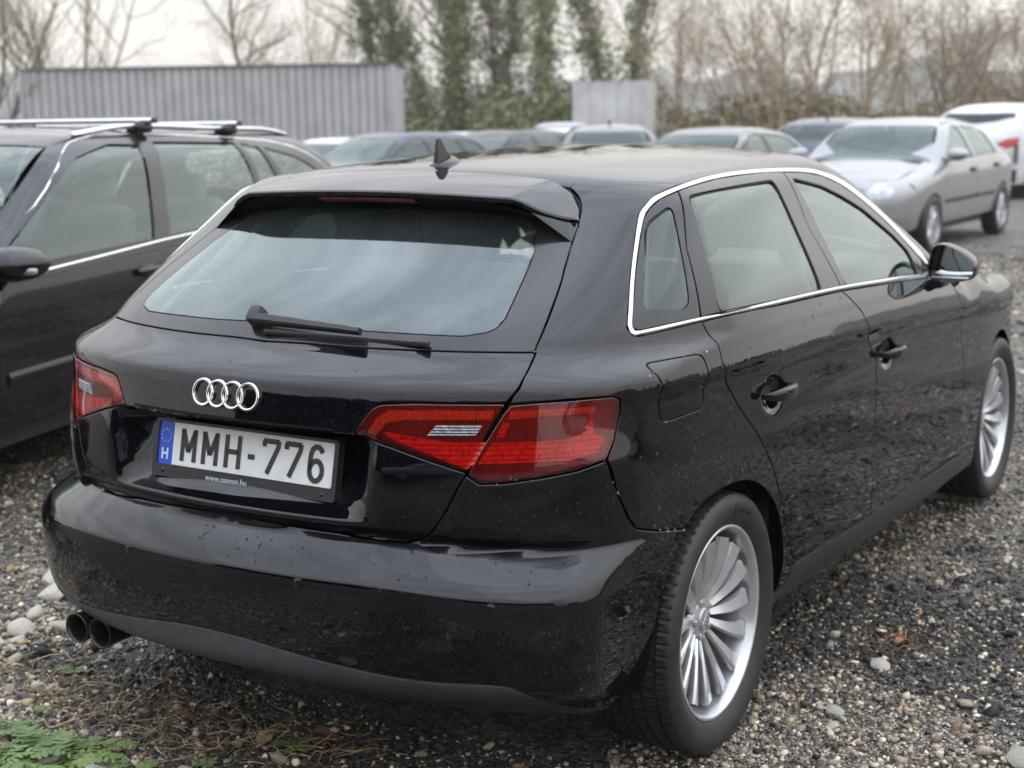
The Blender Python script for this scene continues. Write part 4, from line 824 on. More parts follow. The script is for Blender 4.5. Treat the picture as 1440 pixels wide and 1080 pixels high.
dots = np.array(TR['dots'])
dh = np.concatenate([A_((-.165, 0, 1.30), (-.16, -.25, 1.295), (-.155, -.40, 1.285), (-.165, -.438, 1.272)), dots[:-1], A_((-.58, 0, 1.069))])
dh = np.concatenate([dh, mir(dh)[1:-1]])
rw, = panel('rear_window', FH, CZ, gl_o, M['pillar'], car, h=.03, gap=.0025, bevel=.0015, skirt=.006, holes=[dh], edge_h=.02),
panel('window_glass', FH, CZ, dh, M['rear_glass'], rw, h=.04, edge_h=.02)
# bumper ----------------------------------------------------------
ap = catmull(np.array(TR['apron_top'])[1:], 4); ap[-1, 1] = 0
arr = arch(0, 127, 198, r=.370)
bp_half = np.concatenate([lidb[::-1], seam[17:20][::-1], lout[11:6:-1], bseam[:-1], arr, A_((-.43, -.80, .215), (-.55, -.74, .235)), ap])
bp_o = np.concatenate([bp_half, mir(bp_half)[1:-1]])
def _zin(y, c):
    z = c
    for _ in range(8): z = c-float(_sh(abs(y), z))
    return z
bcr = [np.array([(-.8, y, _zin(y, z)) for y in np.arange(-.85, .856, .011)]) for z in (.558, .568, .574, .579, .584, .590, .600, .615, .63, .643)]
panel('rear_bumper', FH, CZ, bp_o, MP, car, h=.0135, gap=.0030, bevel=.0025, skirt=.02, extra=bcr)
ap_half = np.concatenate([ap[::-1], A_((-.55, -.74, .235), (-.43, -.80, .215), (-.40, -.78, .203), (-.5, -.6, .203), (-.5, 0, .203))])
ap_o = np.concatenate([ap_half, mir(ap_half)[1:-1]])
panel('bumper_apron', FH, CZ, ap_o, M['apron_grey'], car, h=.02, gap=.001, bevel=.002, skirt=.015)
for (x, y, z) in ((-.73, .654, .542), (-.848, .249, .567)):
    for s in (1, -1):
        P = solve(FH, CZ, CZ.to2(A_((x, s*y, z)))); nn = grad(FH, P)[0]; V, Fc = lathe([(.0, .0006), (.0095, .0006), (.0102, -.0002), (.0112, -.0002), (.0122, .0004), (.0128, -.002)], 28)
        q = Vector(nn).to_track_quat('Y', 'Z').to_matrix(); V = [q @ Vector(v)+Vector(P[0]) for v in V]
        mesh_obj('parking_sensor', [tuple(v) for v in V], Fc, MP, car)
tow = np.array(TR['tow']); tow = solve(FH, CZ, CZ.to2(tow))
ring = catmull(tow, 5, True)
band('tow_eye_cover', FH, ring, ring+(tow.mean(0)-ring)*.07, M['gloss_black'], car, height=.0006, n=40, closed=True)
# tail lamps ------------------------------------------------------
li_o = np.concatenate([lin[:2], catmull(lin[2:8], 3), lin[8:]])
lo_o = np.concatenate([lout[:4], lout[4:8], catmull(lout[8:11], 3), lout[11:], seam[16:13:-1]])
for s in (1, -1):
    fl = (lambda P: P) if s == 1 else mir
    li = mesh = None
    for nm, ol, insets in (('tail_lamp', li_o, (('lamp_band', 'in_band', 'lamp_bright', .007), ('lamp_reflector', 'in_red', 'lamp_red', .008), ('reversing_lamp', 'in_white', 'lamp_white', -.0012))),
                           ('tail_lamp', lo_o, (('lamp_band', 'out_band', 'lamp_bright', .007), ('lamp_reflector', 'out_red', 'lamp_red', .008), ('lamp_reflector', 'out_red2', 'lamp_red', .008)))):
        ln = panel(nm, FH, CZ, fl(ol), M['red_lens'], car, h=.02, gap=.0022, bevel=.002, skirt=.008)
        panel('lamp_housing', FH, CZ, fl(ol), M['lamp_dark'], ln, h=.03, gap=.004, skirt=.012, off=-.017)
        for nn_, key, mt, d in insets:
            panel(nn_, FH, CZ, fl(np.array(TR[key])), M[mt], ln, h=.014, bevel=.002, skirt=.008, off=-d)
# doors -----------------------------------------------------------
bl_r = dout[3:6]; bl_f = dout[5:8]
rd_o = np.concatenate([drs, sill[1:3]*[1, 1, 1], dsp[-2:0:-1], A_((.792, -.85, 1.027)), dout[4:5], A_((-.078, -.822, 1.055))])
doorR = panel('rear_door', FH, CX, rd_o, MP, car, h=.014, gap=.0018, bevel=.002, skirt=.014, extra=[crease, cr2, cr3, cr4], mirror=True)
fd_o = np.concatenate([A_((.792, -.85, 1.027)), dsp[1:-1], sill[2:4], dfs[::-1], A_((1.93, -.875, .885), (1.85, -.865, .94), (1.74, -.86, .972)), dout[7:8], dout[6:7]])
doorF = panel('front_door', FH, CX, fd_o, MP, car, h=.014, gap=.0018, bevel=.002, skirt=.014, extra=[crease, cr2, cr3, cr4], mirror=True)
# glass area: black frames, panes, bright strip ---------------------
qp = np.array(TR['qpost']); bs = np.array(TR['bsplit'])
qg, rg, fg = np.array(TR['quarter_glass']), np.array(TR['rear_glass']), np.array(TR['front_glass'])
qg = round_poly(A_((.062, -.676, 1.308), (-.098, -.800, 1.086), (-.225, -.744, 1.093), (-.045, -.664, 1.272)), .030); rg = round_poly(rg[[0, 2, 4, 6]], .022); fg = round_poly(fg[[0, 2, 3, 4, 5, 6, 8, 10]], .022)
belt = din[2:7]; top = din[11:19]      # belt rear to front, top front to rear
o_qf = np.concatenate([din[0:3], A_((-.077, -.818, 1.064)), qp[1:2], A_((.126, -.667, 1.338)), din[19:]])
o_rf = np.concatenate([A_((-.074, -.819, 1.065)), din[4:5], A_((.797, -.844, 1.039)), bs[1:2], A_((.853, -.643, 1.351)), din[16:19], A_((.130, -.666, 1.339)), qp[1:2]])
o_ff = np.concatenate([A_((.80, -.844, 1.039)), din[6:16], A_((.857, -.643, 1.351)), bs[1:2]])
for nm, o_, gl_, par in (('quarter_window', o_qf, qg, (car, car)), ('window_frame', o_rf, rg, doorR), ('window_frame', o_ff, fg, doorF)):
    a, b_ = panel(nm, FH, CX, o_, M['pillar'], None, h=.02, gap=.0015, bevel=.0015, skirt=.012, holes=[gl_], edge_h=.014, mirror=True)
    a.parent, b_.parent = par
    g1, g2 = panel('window_glass', FH, CX, gl_, M['glass'], None, h=.04, off=-.006, edge_h=.02, mirror=True)
    if nm == 'quarter_window': g1.parent, g2.parent = a, b_
    else: g1.parent, g2.parent = par
    for sgn, pr in ((1, a), (-1, b_)):
        gs = band('window_seal', FH, resample(gl_, .02)*[1, sgn, 1], inset(FH, resample(gl_, .02), .0045)*[1, sgn, 1], M['matte'], pr if nm == 'quarter_window' else par[0 if sgn == 1 else 1], height=.001, n=120, closed=True)
di, do = catmull(din, 4, True), catmull(dout, 4, True)
cut = 4*7+2; cut2 = 4*8-1
ro = lambda a: np.concatenate([a[cut2:], a[:cut]])
band('window_chrome_strip', FH, ro(do)+(ro(di)-ro(do))*.12, ro(di), M['trim_chrome'], car, height=.004, lift=.0005, n=240, mirror=True, ks=7)
# B pillar edge highlights are the frame gaps themselves
for zx, hz, par in ((.245, .835, doorR), (1.165, .797, doorF)):
    for sgn, pr in ((-1, par[0]), (1, par[1])):
        xs = np.linspace(-.085, .105, 15); path = []
        for d in xs:
            u = (d-.01)/.095; P = solve(FH, CX, CX.to2(A_((zx+d, sgn*.87, hz+.006+d*-.02))))[0]
            yb = .884+.03*max(0, 1-u**2)**.5-.004
            path.append((zx+d, sgn*yb, hz+.006-.02*d))
        V, Fc = [], []; n = len(path); ks = 14
        for (x, y, z), u in zip(path, (xs-.01)/.095):
            wz = .0165*(1-.55*abs(u)**3)+.0005; wy = .011*(1-.5*abs(u)**4)
            for k in range(ks):
                a = 2*pi*k/ks; V.append((x, y+wy*np.sign(cos(a))*abs(cos(a))**.7, z+wz*np.sign(sin(a))*abs(sin(a))**.7))
        for i in range(n-1):
            for k in range(ks): Fc.append((i*ks+k, i*ks+(k+1) % ks, (i+1)*ks+(k+1) % ks, (i+1)*ks+k))
        Fc += [tuple(range(ks)), tuple(range((n-1)*ks, n*ks))]
        bm = bmesh.new(); vs = [bm.verts.new(v) for v in V]; [bm.faces.new([vs[i] for i in f_]) for f_ in Fc]
        bm_obj('door_handle', bm, MP, pr, angle=60)
# front wings, bonnet, windscreen, front end ------------------------
hood_side = np.array([(x, y, .9) for x, y in ((1.86, -.80), (2.1, -.775), (2.4, -.755), (2.7, -.73), (2.95, -.69), (3.1, -.64))])
fw_o = np.concatenate([arch(2.636, 205, 0), A_((2.99, -.80, .32), (3.12, -.72, .42), (3.2, -.66, .60)), hood_side[::-1], A_((1.80, -.84, .975)), A_((1.85, -.865, .94), (1.93, -.875, .885)), dfs])
panel('front_wing', FH, CX, fw_o, MP, car, h=.024, gap=.0016, bevel=.002, skirt=.012, mirror=True)
hd = np.concatenate([hood_side, A_((3.12, -.45, .88), (3.16, 0, .88))]); bon = np.concatenate([hd, mir(hd)[1:], mir(A_((2.13, -.55, 1.1), (2.20, -.3, 1.1), (2.23, 0, 1.1))), A_((2.20, -.3, 1.1), (2.13, -.55, 1.1))])
panel('bonnet', FH, TOP, bon, MP, car, h=.04, gap=.002, bevel=.002, skirt=.012)
wsh = np.concatenate([A_((1.84, -.79, .98)), ws_edge[1:], hdr[1:]]); wl = A_((2.20, 0, 1.08), (2.17, -.3, 1.08), (2.10, -.55, 1.08))
ws = np.concatenate([wsh, mir(wsh)[1:], mir(np.concatenate([wl[::-1]]))[0:0], mir(wl[1:][::-1])[::-1][0:0]])
ws = np.concatenate([ws, mir(np.array([wl[1], wl[2]]))[0:2], wl])
panel('windscreen', FH, TOP, ws, M['glass'], car, h=.05, off=-.003)
sc_ = A_((1.79, -.80, 1.0), (2.05, -.55, 1.1), (2.12, -.3, 1.1), (2.15, 0, 1.1)); sc2 = A_((2.30, 0, 1.05), (2.27, -.3, 1.05), (2.20, -.55, 1.05), (1.93, -.80, 1.0))
sco = np.concatenate([sc_, mir(sc_)[1:], mir(sc2), sc2[1:]])
panel('scuttle', FH, TOP, sco, M['plastic'], car, h=.05, off=-.010)
fb = np.concatenate([A_((3.12, -.72, .42), (3.2, -.66, .60), (3.1, -.64, .78), (3.14, -.45, .84), (3.17, 0, .84))]); fb2 = A_((3.0, -.80, .32), (2.95, -.80, .24), (3.3, -.4, .22), (3.3, 0, .22))
fbh = np.concatenate([fb[::-1], fb2]); panel('front_bumper', FH, CF, np.concatenate([fbh, mir(fbh)[1:-1]]), MP, car, h=.04, gap=.002, skirt=.02)
for s in (1, -1):
    P = solve(FH, CF, CF.to2(A_((3.1, -.70*s, .70), (3.1, -.42*s, .68), (3.1, -.45*s, .60), (3.1, -.66*s, .61))))
    panel('headlight', FH, CF, P if s == 1 else P[::-1], M['headlamp'], car, h=.03, off=.004, skirt=.01)
# sills and underbody ----------------------------------------------
so_ = np.concatenate([sill[::-1]+[0, 0, -.002], A_((.42, -.866, .268), (.352, -.868, .268), (.34, -.83, .215), (2.26, -.83, .208), (2.29, -.86, .27))])
panel('side_sill', FH, CX, so_, M['apron'], car, h=.02, gap=.001, bevel=.003, skirt=.01, mirror=True)
bm = bmesh.new(); add_box(bm, (1.4, 0, .27), (3.3, 1.3, .08)); add_box(bm, (1.31, 0, .30), (1.85, 1.62, .16)); add_box(bm, (-.30, 0, .38), (.5, 1.0, .16)); add_box(bm, (2.9, 0, .42), (.5, 1.2, .4))
bm_obj('underbody', bm, M['matte'], car, smooth=False)
for xc in (0, 2.636):
    for s in (1, -1):
        V, Fc = [], []; n = 30
        for i in range(n+1):
            a = R(-8+184*i/n)
            for y in (.80, .74, .50): V.append((xc+.378*cos(a), s*y, .31+.378*sin(a)))
        for i in range(n): Fc += [(i*3, i*3+1, i*3+4, i*3+3), (i*3+1, i*3+2, i*3+5, i*3+4)]
        V.append((xc, s*.5, .31)); Fc += [(i*3+2, (i+1)*3+2, len(V)-1) for i in range(n)]
        mesh_obj('wheel_arch_liner', V, Fc, M['matte'], car)
# wheels ------------------------------------------------------------
def tyre_mesh(rt=.3185, rr=.236, w=.225, grooves=72):
    prof = [(rr-.004, .085), (rr+.004, .094), (rr+.012, .100), (rr+.03, .1085), (rr+.046, .1115), (rr+.058, .1105), (rt-.012, .105), (rt-.005, .0995), (rt-.002, .094)]
    k = w/.225; tread = []
    y = .094
    for a, b_ in ((.073, .063), (.036, .026), (.005, -.005), (-.026, -.036), (-.063, -.073)):
        tread += [(rt, a), (rt-.007, a-.001), (rt-.007, b_+.001), (rt, b_)]
    prof = prof+tread+[(r, -y_) for r, y_ in prof[::-1]]
    prof = [(r, y_*k) for r, y_ in prof]
    seg = grooves*4; V, Fc = lathe(prof, seg); n = len(prof); V = np.array(V)
    for i in range(seg):
        for j, (r, y_) in enumerate(prof):
            sh = int(round(abs(y_)*60)) if abs(y_) > .02 else 0
            if r > rt-.004 and (i+sh) % 4 == 0: V[i*n+j] *= [(r-.0055)/r, 1, (r-.0055)/r]
    return V.tolist(), Fc
TYRE = tyre_mesh()
def spoke_bm(i):
    V, Fc = [], []; rr = np.linspace(.050, .2195, 12)
    for r in rr:
        u = (r-.050)/(.2135-.050)
        wd = .0095+.0155*u**1.1; tw = .010*math.sin(u*2.4)            # blade swings sideways
        yo = -.030+.046*u-.014*u*u*0                                   # dished towards the hub
        yo = .074-.034*(1-u)**1.6
        th = .020-.006*u
        pr = [(-wd, -.013), (-wd*.86, -.002), (-wd*.1, .0015), (wd*.62, .0055), (wd*.95, .001), (wd, -.006), (wd*.8, -th), (-wd*.7, -th)]
        for a, b_ in pr: V.append((r, yo+b_, a+tw))
    k = 8
    for i_ in range(len(rr)-1):
        for j in range(k): Fc.append((i_*k+j, i_*k+(j+1) % k, (i_+1)*k+(j+1) % k, (i_+1)*k+j))
    Fc += [tuple(range(k)), tuple(range((len(rr)-1)*k, len(rr)*k))]
    bm = bmesh.new(); vs = [bm.verts.new(v) for v in V]; [bm.faces.new([vs[q] for q in f_]) for f_ in Fc]
    return bm
WM = {}
def build_wheel(loc, s, spin):
    w = bpy.data.objects.new('wheel', None); link(w, car); w.location = loc; w.rotation_euler = (0, spin, 0) if s > 0 else (0, spin, pi)
    # local +y = outer side (for s>0 the left side of the car)
    if not WM:
        t = mesh_obj('tyre', TYRE[0], TYRE[1], M['rubber']); t.data.set_sharp_from_angle(angle=R(38)); WM['tyre'] = t.data; bpy.data.objects.remove(t)
        V, Fc = lathe([(.2315, .083), (.2375, .088), (.2385, .0925), (.2365, .0955), (.2310, .0950), (.2265, .090), (.2215, .070), (.2165, .052), (.213, .02), (.208, -.06), (.222, -.085), (.23, -.09)], 96)
        t = mesh_obj('rim', V, Fc, M['alloy']); WM['rim'] = t.data; bpy.data.objects.remove(t)
        V, Fc = lathe([(.0, .047), (.028, .047), (.045, .044), (.056, .039), (.064, .028), (.066, -.01)], 48)
        t = mesh_obj('hub', V, Fc, M['alloy']); WM['hub'] = t.data; bpy.data.objects.remove(t)
        V, Fc = lathe([(.0, .0525), (.022, .052), (.0275, .0505), (.0290, .048), (.0290, .038)], 40)
        t = mesh_obj('hub_cap', V, Fc, M['barrel']); WM['hub_cap'] = t.data; bpy.data.objects.remove(t)
        V, Fc = [], []
        for i in range(4):
            cx_ = (i-1.5)*.0098; ang = np.linspace(0, 2*pi, 21); tube_mesh(V, Fc, [(cx_+.0070*cos(a), .0533, .0070*sin(a)) for a in ang], .0011, 5, False)
        t = mesh_obj('emblem', V, Fc, M['chrome']); WM['emblem'] = t.data; bpy.data.objects.remove(t)
        t = bm_obj('spoke', spoke_bm(0), M['alloy'], angle=35); WM['spoke'] = t.data; bpy.data.objects.remove(t)
        V, Fc = lathe([(.07, -.022), (.135, -.022), (.137, -.024), (.137, -.046), (.135, -.048), (.07, -.048)], 64)
        t = mesh_obj('brake_disc', V, Fc, M['brake'], smooth=False); WM['brake_disc'] = t.data; bpy.data.objects.remove(t)
        bm = bmesh.new()
        for a in np.linspace(-.5, .5, 6): add_box(bm, (.150*cos(a), -.05, .150*sin(a)), (.06, .05, .04))
        t = bm_obj('brake_caliper', bm, M['plastic']); WM['brake_caliper'] = t.data; bpy.data.objects.remove(t)
        V, Fc = lathe([(.0, .006), (.006, .006), (.0078, .004), (.0078, -.008), (.0105, -.010)], 6)
        t = mesh_obj('wheel_bolt', V, Fc, M['barrel'], smooth=False); WM['wheel_bolt'] = t.data; bpy.data.objects.remove(t)
    def inst(nm, loc=(0, 0, 0), ry=0):
        o = link(bpy.data.objects.new(nm, WM[nm]), w); o.location = loc; o.rotation_euler = (0, ry, 0); return o
    inst('tyre'); inst('rim'); inst('hub'); inst('hub_cap'); inst('emblem', (0, 0, 0), .5); inst('brake_disc'); inst('brake_caliper', (0, 0, 0), 2.6)
    for i in range(15): inst('spoke', (0, 0, 0), 2*pi*i/15)
    for i in range(5): inst('wheel_bolt', (.0435*cos(2*pi*i/5+.3), .044, .0435*sin(2*pi*i/5+.3)))
    return w
WHEELS = {}
for nm, x in (('r', 0), ('f', 2.636)):
    for s in (1, -1): WHEELS[nm, s] = build_wheel((x, s*(.752 if nm == 'r' else .762), .3135), s, .25 if nm == 'r' else .9)
def text_mesh(txt, size, ext=.0008, offset=0.):
    c = bpy.data.curves.new('lettering', 'FONT'); c.body = txt; c.size = size; c.extrude = ext; c.offset = offset; c.align_x = 'CENTER'; c.align_y = 'CENTER'; c.resolution_u = 3
    o = bpy.data.objects.new('lettering', c); COL.objects.link(o); dg = bpy.context.evaluated_depsgraph_get()
    me = o.evaluated_get(dg).to_mesh(); V = np.array([v.co[:] for v in me.vertices]); Fc = [tuple(p.vertices) for p in me.polygons]
    bpy.data.objects.remove(o); bpy.data.curves.remove(c); return V, Fc
V, Fc = text_mesh('Barum Q', .030, .0008)
w = WHEELS['r', -1]
a0 = 2.15
rr = .279+V[:, 1]; an = a0-V[:, 0]/.279
P = np.stack([rr*np.cos(an), .1112+V[:, 2]-.0, rr*np.sin(an)], -1)
mesh_obj('tyre_lettering', P, Fc, plain('raised_rubber', (.010, .010, .010), .35), w, smooth=False)
# emblem ------------------------------------------------------------
em = None
for i in range(4):
    y0 = (1.5-i)*.0432; P0 = solve(FH, CZ, CZ.to2(A_((-.76, y0, .935))))[0]
    n0 = grad(FH, P0[None])[0]; tv = np.array([0, 0, 1.])-n0*n0[2]; tv /= np.linalg.norm(tv); uv = np.cross(tv, n0)
    V, Fc = [], []; ns = 56
    prof = [(.0318, 0), (.0318, .0045), (.0305, .0066), (.0282, .0070), (.0255, .0062), (.0246, .0040), (.0246, 0)]; k = len(prof)
    zoff = .0003*(i % 2)
    for j in range(ns):
        a = 2*pi*j/ns
        for r_, h_ in prof: V.append(tuple(P0+n0*(h_+zoff)+r_*(uv*cos(a)+tv*sin(a)*1.0)))
    for j in range(ns):
        for q in range(k-1): Fc.append((j*k+q, j*k+q+1, ((j+1) % ns)*k+q+1, ((j+1) % ns)*k+q))
    bm = bmesh.new(); vs = [bm.verts.new(v) for v in V]; [bm.faces.new([vs[q] for q in f_]) for f_ in Fc]
    o = bm_obj('emblem_ring' if i else 'rear_emblem', bm, M['chrome'], car if i == 0 else em, angle=40)
    if i == 0: em = o
# registration plate --------------------------------------------------
PT = .21670
plate_m = Matrix.Translation((-.7215, 0, .793)) @ Matrix.Rotation(PT, 4, 'Y') @ Matrix(((0, 0, -1, 0), (-1, 0, 0, 0), (0, 1, 0, 0), (0, 0, 0, 1)))
def rrect(w, h, r, n=6, cx_=0, cy_=0):
    o = []
    for qx, qy, a0 in ((1, 1, 0), (-1, 1, 90), (-1, -1, 180), (1, -1, 270)):
        for i in range(n+1):
            a = R(a0+90*i/n); o.append((cx_+qx*(w/2-r)+r*cos(a), cy_+qy*(h/2-r)+r*sin(a)))
    return o
def plate_poly(name, pts, z0, z1, mat, parent, hole=None, bev=.0):
    bm = bmesh.new(); n = len(pts)
    if hole is None:
        t = [bm.verts.new((x, y, z1)) for x, y in pts]; b_ = [bm.verts.new((x, y, z0)) for x, y in pts]; bm.faces.new(t)
    else:
        t = [bm.verts.new((x, y, z1)) for x, y in pts]; b_ = [bm.verts.new((x, y, z0)) for x, y in pts]; h = [bm.verts.new((x, y, z1)) for x, y in hole]; h2 = [bm.verts.new((x, y, z0)) for x, y in hole]
        for i in range(n): j = (i+1) % n; bm.faces.new((t[i], t[j], h[j], h[i])); bm.faces.new((h[i], h[j], h2[j], h2[i]))
    for i in range(n): j = (i+1) % n; bm.faces.new((b_[i], b_[j], t[j], t[i]))
    o = bm_obj(name, bm, mat, parent, smooth=False); return o
holder = plate_poly('registration_plate', rrect(.540, .134, .010, cy_=-.0115), -.016, .005, M['plastic'], car, hole=rrect(.516, .098, .006)); holder.matrix_world = plate_m
plate_poly('plate_face', rrect(.520, .102, .006), -.004, .001, M['plate_white'], holder)
plate_poly('plate_band', [(-.258, .0485), (-.2135, .0485), (-.2135, -.0485), (-.258, -.0485)], .0005, .0016, M['plate_blue'], holder)
plate_poly('plate_backing', rrect(.53, .12, .01, cy_=-.0115), -.016, -.005, M['plastic'], holder)
for x in (-.235, .235):
    V, Fc = lathe([(0, .0015), (.0042, .0015), (.005, .0003), (.0055, 0)], 16); V = [(a+x, c-.064, b_+.0052) for a, b_, c in V]
    mesh_obj('plate_clip', V, Fc, M['gloss_black'], holder)
def strokes(paths, w, x0, wd, y0, ht, z=.0012, th=.0016):
    V, Fc = [], []
    for p in paths:
        p = np.array([(x0+a*wd, y0+b_*ht) for a, b_ in p]); n = len(p); b0 = len(V)
        d = np.diff(p, axis=0); d /= np.linalg.norm(d, axis=1, keepdims=True)+1e-9
        for i in range(n):
            d1 = d[max(0, i-1)]; d2 = d[min(n-2, i)]; n1 = np.array([-d1[1], d1[0]]); n2 = np.array([-d2[1], d2[0]])
            m = n1+n2; m /= np.linalg.norm(m)+1e-9; m /= max(.6, m @ n2)
            for sg in (1, -1):
                q = p[i]+m*w/2*sg; V += [(q[0], q[1], z), (q[0], q[1], z+th)]
        for i in range(n-1):
            a = b0+4*i; b_ = a+4
            Fc += [(a+1, a+3, b_+3, b_+1), (a, a+1, b_+1, b_), (a+2, b_+2, b_+3, a+3)]
        Fc += [(b0, b0+2, b0+3, b0+1), (b0+4*(n-1), b0+4*(n-1)+1, b0+4*(n-1)+3, b0+4*(n-1)+2)]
    return V, Fc
sixo = [(.5+.5*cos(a)*1.0, .29+.29*sin(a)) for a in np.linspace(0, 2*pi, 29)]
GL = dict(M=[[(0, 0), (0, 1.0)], [(1, 0), (1, 1.0)], [(.0, .97), (.5, .30)], [(1.0, .97), (.5, .30)]],
          H=[[(0, 0), (0, 1)], [(1, 0), (1, 1)], [(0, .5), (1, .5)]],
          S=[[(.0, 1.0-.03), (.97, 1.0-.03)], [(.06, .97), (.06, .80)], [(.96, .99), (.93, .80), (.33, 0)]],
          D=[[(0, .43), (1, .43)]],
          X=[sixo, [(0, .29), (.0, .62), (.05, .80), (.17, .92), (.36, .985), (.62, .985), (.83, .92), (.95, .83)]])
u0 = -.258; span = .516
lay = [('M', .135, .228), ('M', .262, .357), ('H', .395, .488), ('D', .530, .566), ('S', .612, .700), ('S', .735, .822), ('X', .862, .950)]
for g, a, b_ in lay:
    hw = .0055
    xa, xb = u0+a*span+hw*(g in 'MHX'), u0+b_*span-hw*(g in 'MHX')
    V, Fc = strokes(GL[g], .0115, xa, xb-xa, -.0375, .0745)
    bm = bmesh.new(); vs = [bm.verts.new(v) for v in V]; [bm.faces.new([vs[q] for q in f_]) for f_ in Fc]; bm_obj('plate_character', bm, M['plate_ink'], holder, smooth=False)
V, Fc = strokes([[(0, 0), (0, 1)], [(1, 0), (1, 1)], [(0, .5), (1, .5)]], .0045, -.2440, .0155, -.038, .026, .0017, .0004)
mesh_obj('plate_character', V, Fc, M['sign_white'], holder, smooth=False)
for i in range(12):
    a = 2*pi*i/12; cx_, cy_ = -.2360+.0150*sin(a), .0165+.0150*cos(a)
    pts = [(cx_+(.0021 if k % 2 == 0 else .0009)*sin(pi*k/5), cy_+(.0021 if k % 2 == 0 else .0009)*cos(pi*k/5)) for k in range(10)]
    plate_poly('plate_star', pts, .0014, .0020, M['star'], holder)
V, Fc = text_mesh('www.pappas.hu', .0175, .0002, .0); V = V*[1.12, 1.12, 1]+[-.040, -.0660, .0054]
mesh_obj('holder_lettering', V, Fc, M['plate_print'], holder, smooth=False)
# wiper -------------------------------------------------------------
def on_glass(P, d):
    P = solve(FH, CZ, CZ.to2(np.asarray(P, float))); return P+grad(FH, P)*d
p0, p1, p2 = on_glass(A_((-.585, .055, 1.062), (-.585, -.10, 1.058), (-.580, -.245, 1.052)), .022)
V, Fc = [], []
pth = np.linspace(0, 1, 12)[:, None]; mid_ = (1-pth)**2*p0+2*pth*(1-pth)*p1+pth**2*p2
nrm_ = np.array([-.80, 0, .6]); upv = np.array([.6, 0, .8])
for i, p in enumerate(mid_):
    u = i/11; hh = .020-.009*u; th = .011-.003*u
    for a, b_ in ((-1, -1), (-1, .6), (-.6, 1), (.6, 1), (1, .5), (1, -1)): V.append(tuple(p+upv*hh*a*.6+nrm_*th*b_))
for i in range(11):
    for k in range(6): Fc.append((i*6+k, i*6+(k+1) % 6, (i+1)*6+(k+1) % 6, (i+1)*6+k))
Fc += [tuple(range(6)), tuple(range(66, 72))]
bm = bmesh.new(); vs = [bm.verts.new(v) for v in V]; [bm.faces.new([vs[q] for q in f_]) for f_ in Fc]
hb = on_glass(A_((-.578, .052, 1.068)), .012)[0]
add_box(bm, tuple(hb+[0, .008, .004]), (.045, .035, .040), .010, Matrix.Rotation(R(-50), 3, 'Y'))
wip = bm_obj('rear_wiper', bm, M['plastic'], car, angle=40)
b0, b1 = on_glass(A_((-.603, .015, 1.047), (-.566, -.405, 1.041)), .008)
bm = bmesh.new(); d = b1-b0; ln = np.linalg.norm(d)
rot = Vector(d).to_track_quat('Y', 'Z').to_matrix()
add_box(bm, tuple((b0+b1)/2), (.010, ln, .012), .003, rot); add_box(bm, tuple((b0+b1)/2+nrm_*-.006), (.003, ln, .014), 0, rot); add_box(bm, tuple(b0*.03+b1*.97+nrm_*.002), (.016, .035, .014), .004, rot)
bm_obj('wiper_blade', bm, M['plastic'], wip, angle=40)
# aerial ------------------------------------------------------------
bm = bmesh.new(); V = []
prof = [(-.055, 0), (-.050, .016), (-.025, .024), (.02, .020), (.055, .008), (.062, 0)]
za = 1.391; ks = 20; rows_ = []
for h_, sx, sy in ((-.006, 1.0, 1.0), (.004, .99, .98), (.012, .92, .86), (.019, .76, .60), (.023, .5, .3)):
    rows_.append([bm.verts.new((.106+.062*sx*cos(2*pi*k/ks)+.004, .034*sy*sin(2*pi*k/ks)*(1-.25*cos(2*pi*k/ks)), za+h_+.006*cos(2*pi*k/ks))) for k in range(ks)])
for a, b_ in zip(rows_[:-1], rows_[1:]):
    for k in range(ks): bm.faces.new((a[k], a[(k+1) % ks], b_[(k+1) % ks], b_[k]))
bm.faces.new(rows_[-1])
fin = [(.066, 1.404), (.074, 1.4645), (.079, 1.4675), (.086, 1.4655), (.108, 1.432), (.132, 1.414), (.142, 1.404)]
for s in (1,):
    a = [bm.verts.new((x, -.0075 if z < 1.44 else -.0035, z)) for x, z in fin]; b_ = [bm.verts.new((x, .0075 if z < 1.44 else .0035, z)) for x, z in fin]
    bm.faces.new(a); bm.faces.new(b_[::-1]); m = len(a)
    for i in range(m): bm.faces.new((a[i], b_[i], b_[(i+1) % m], a[(i+1) % m]))
bm_obj('roof_aerial', bm, M['gloss_black'], car, angle=40)
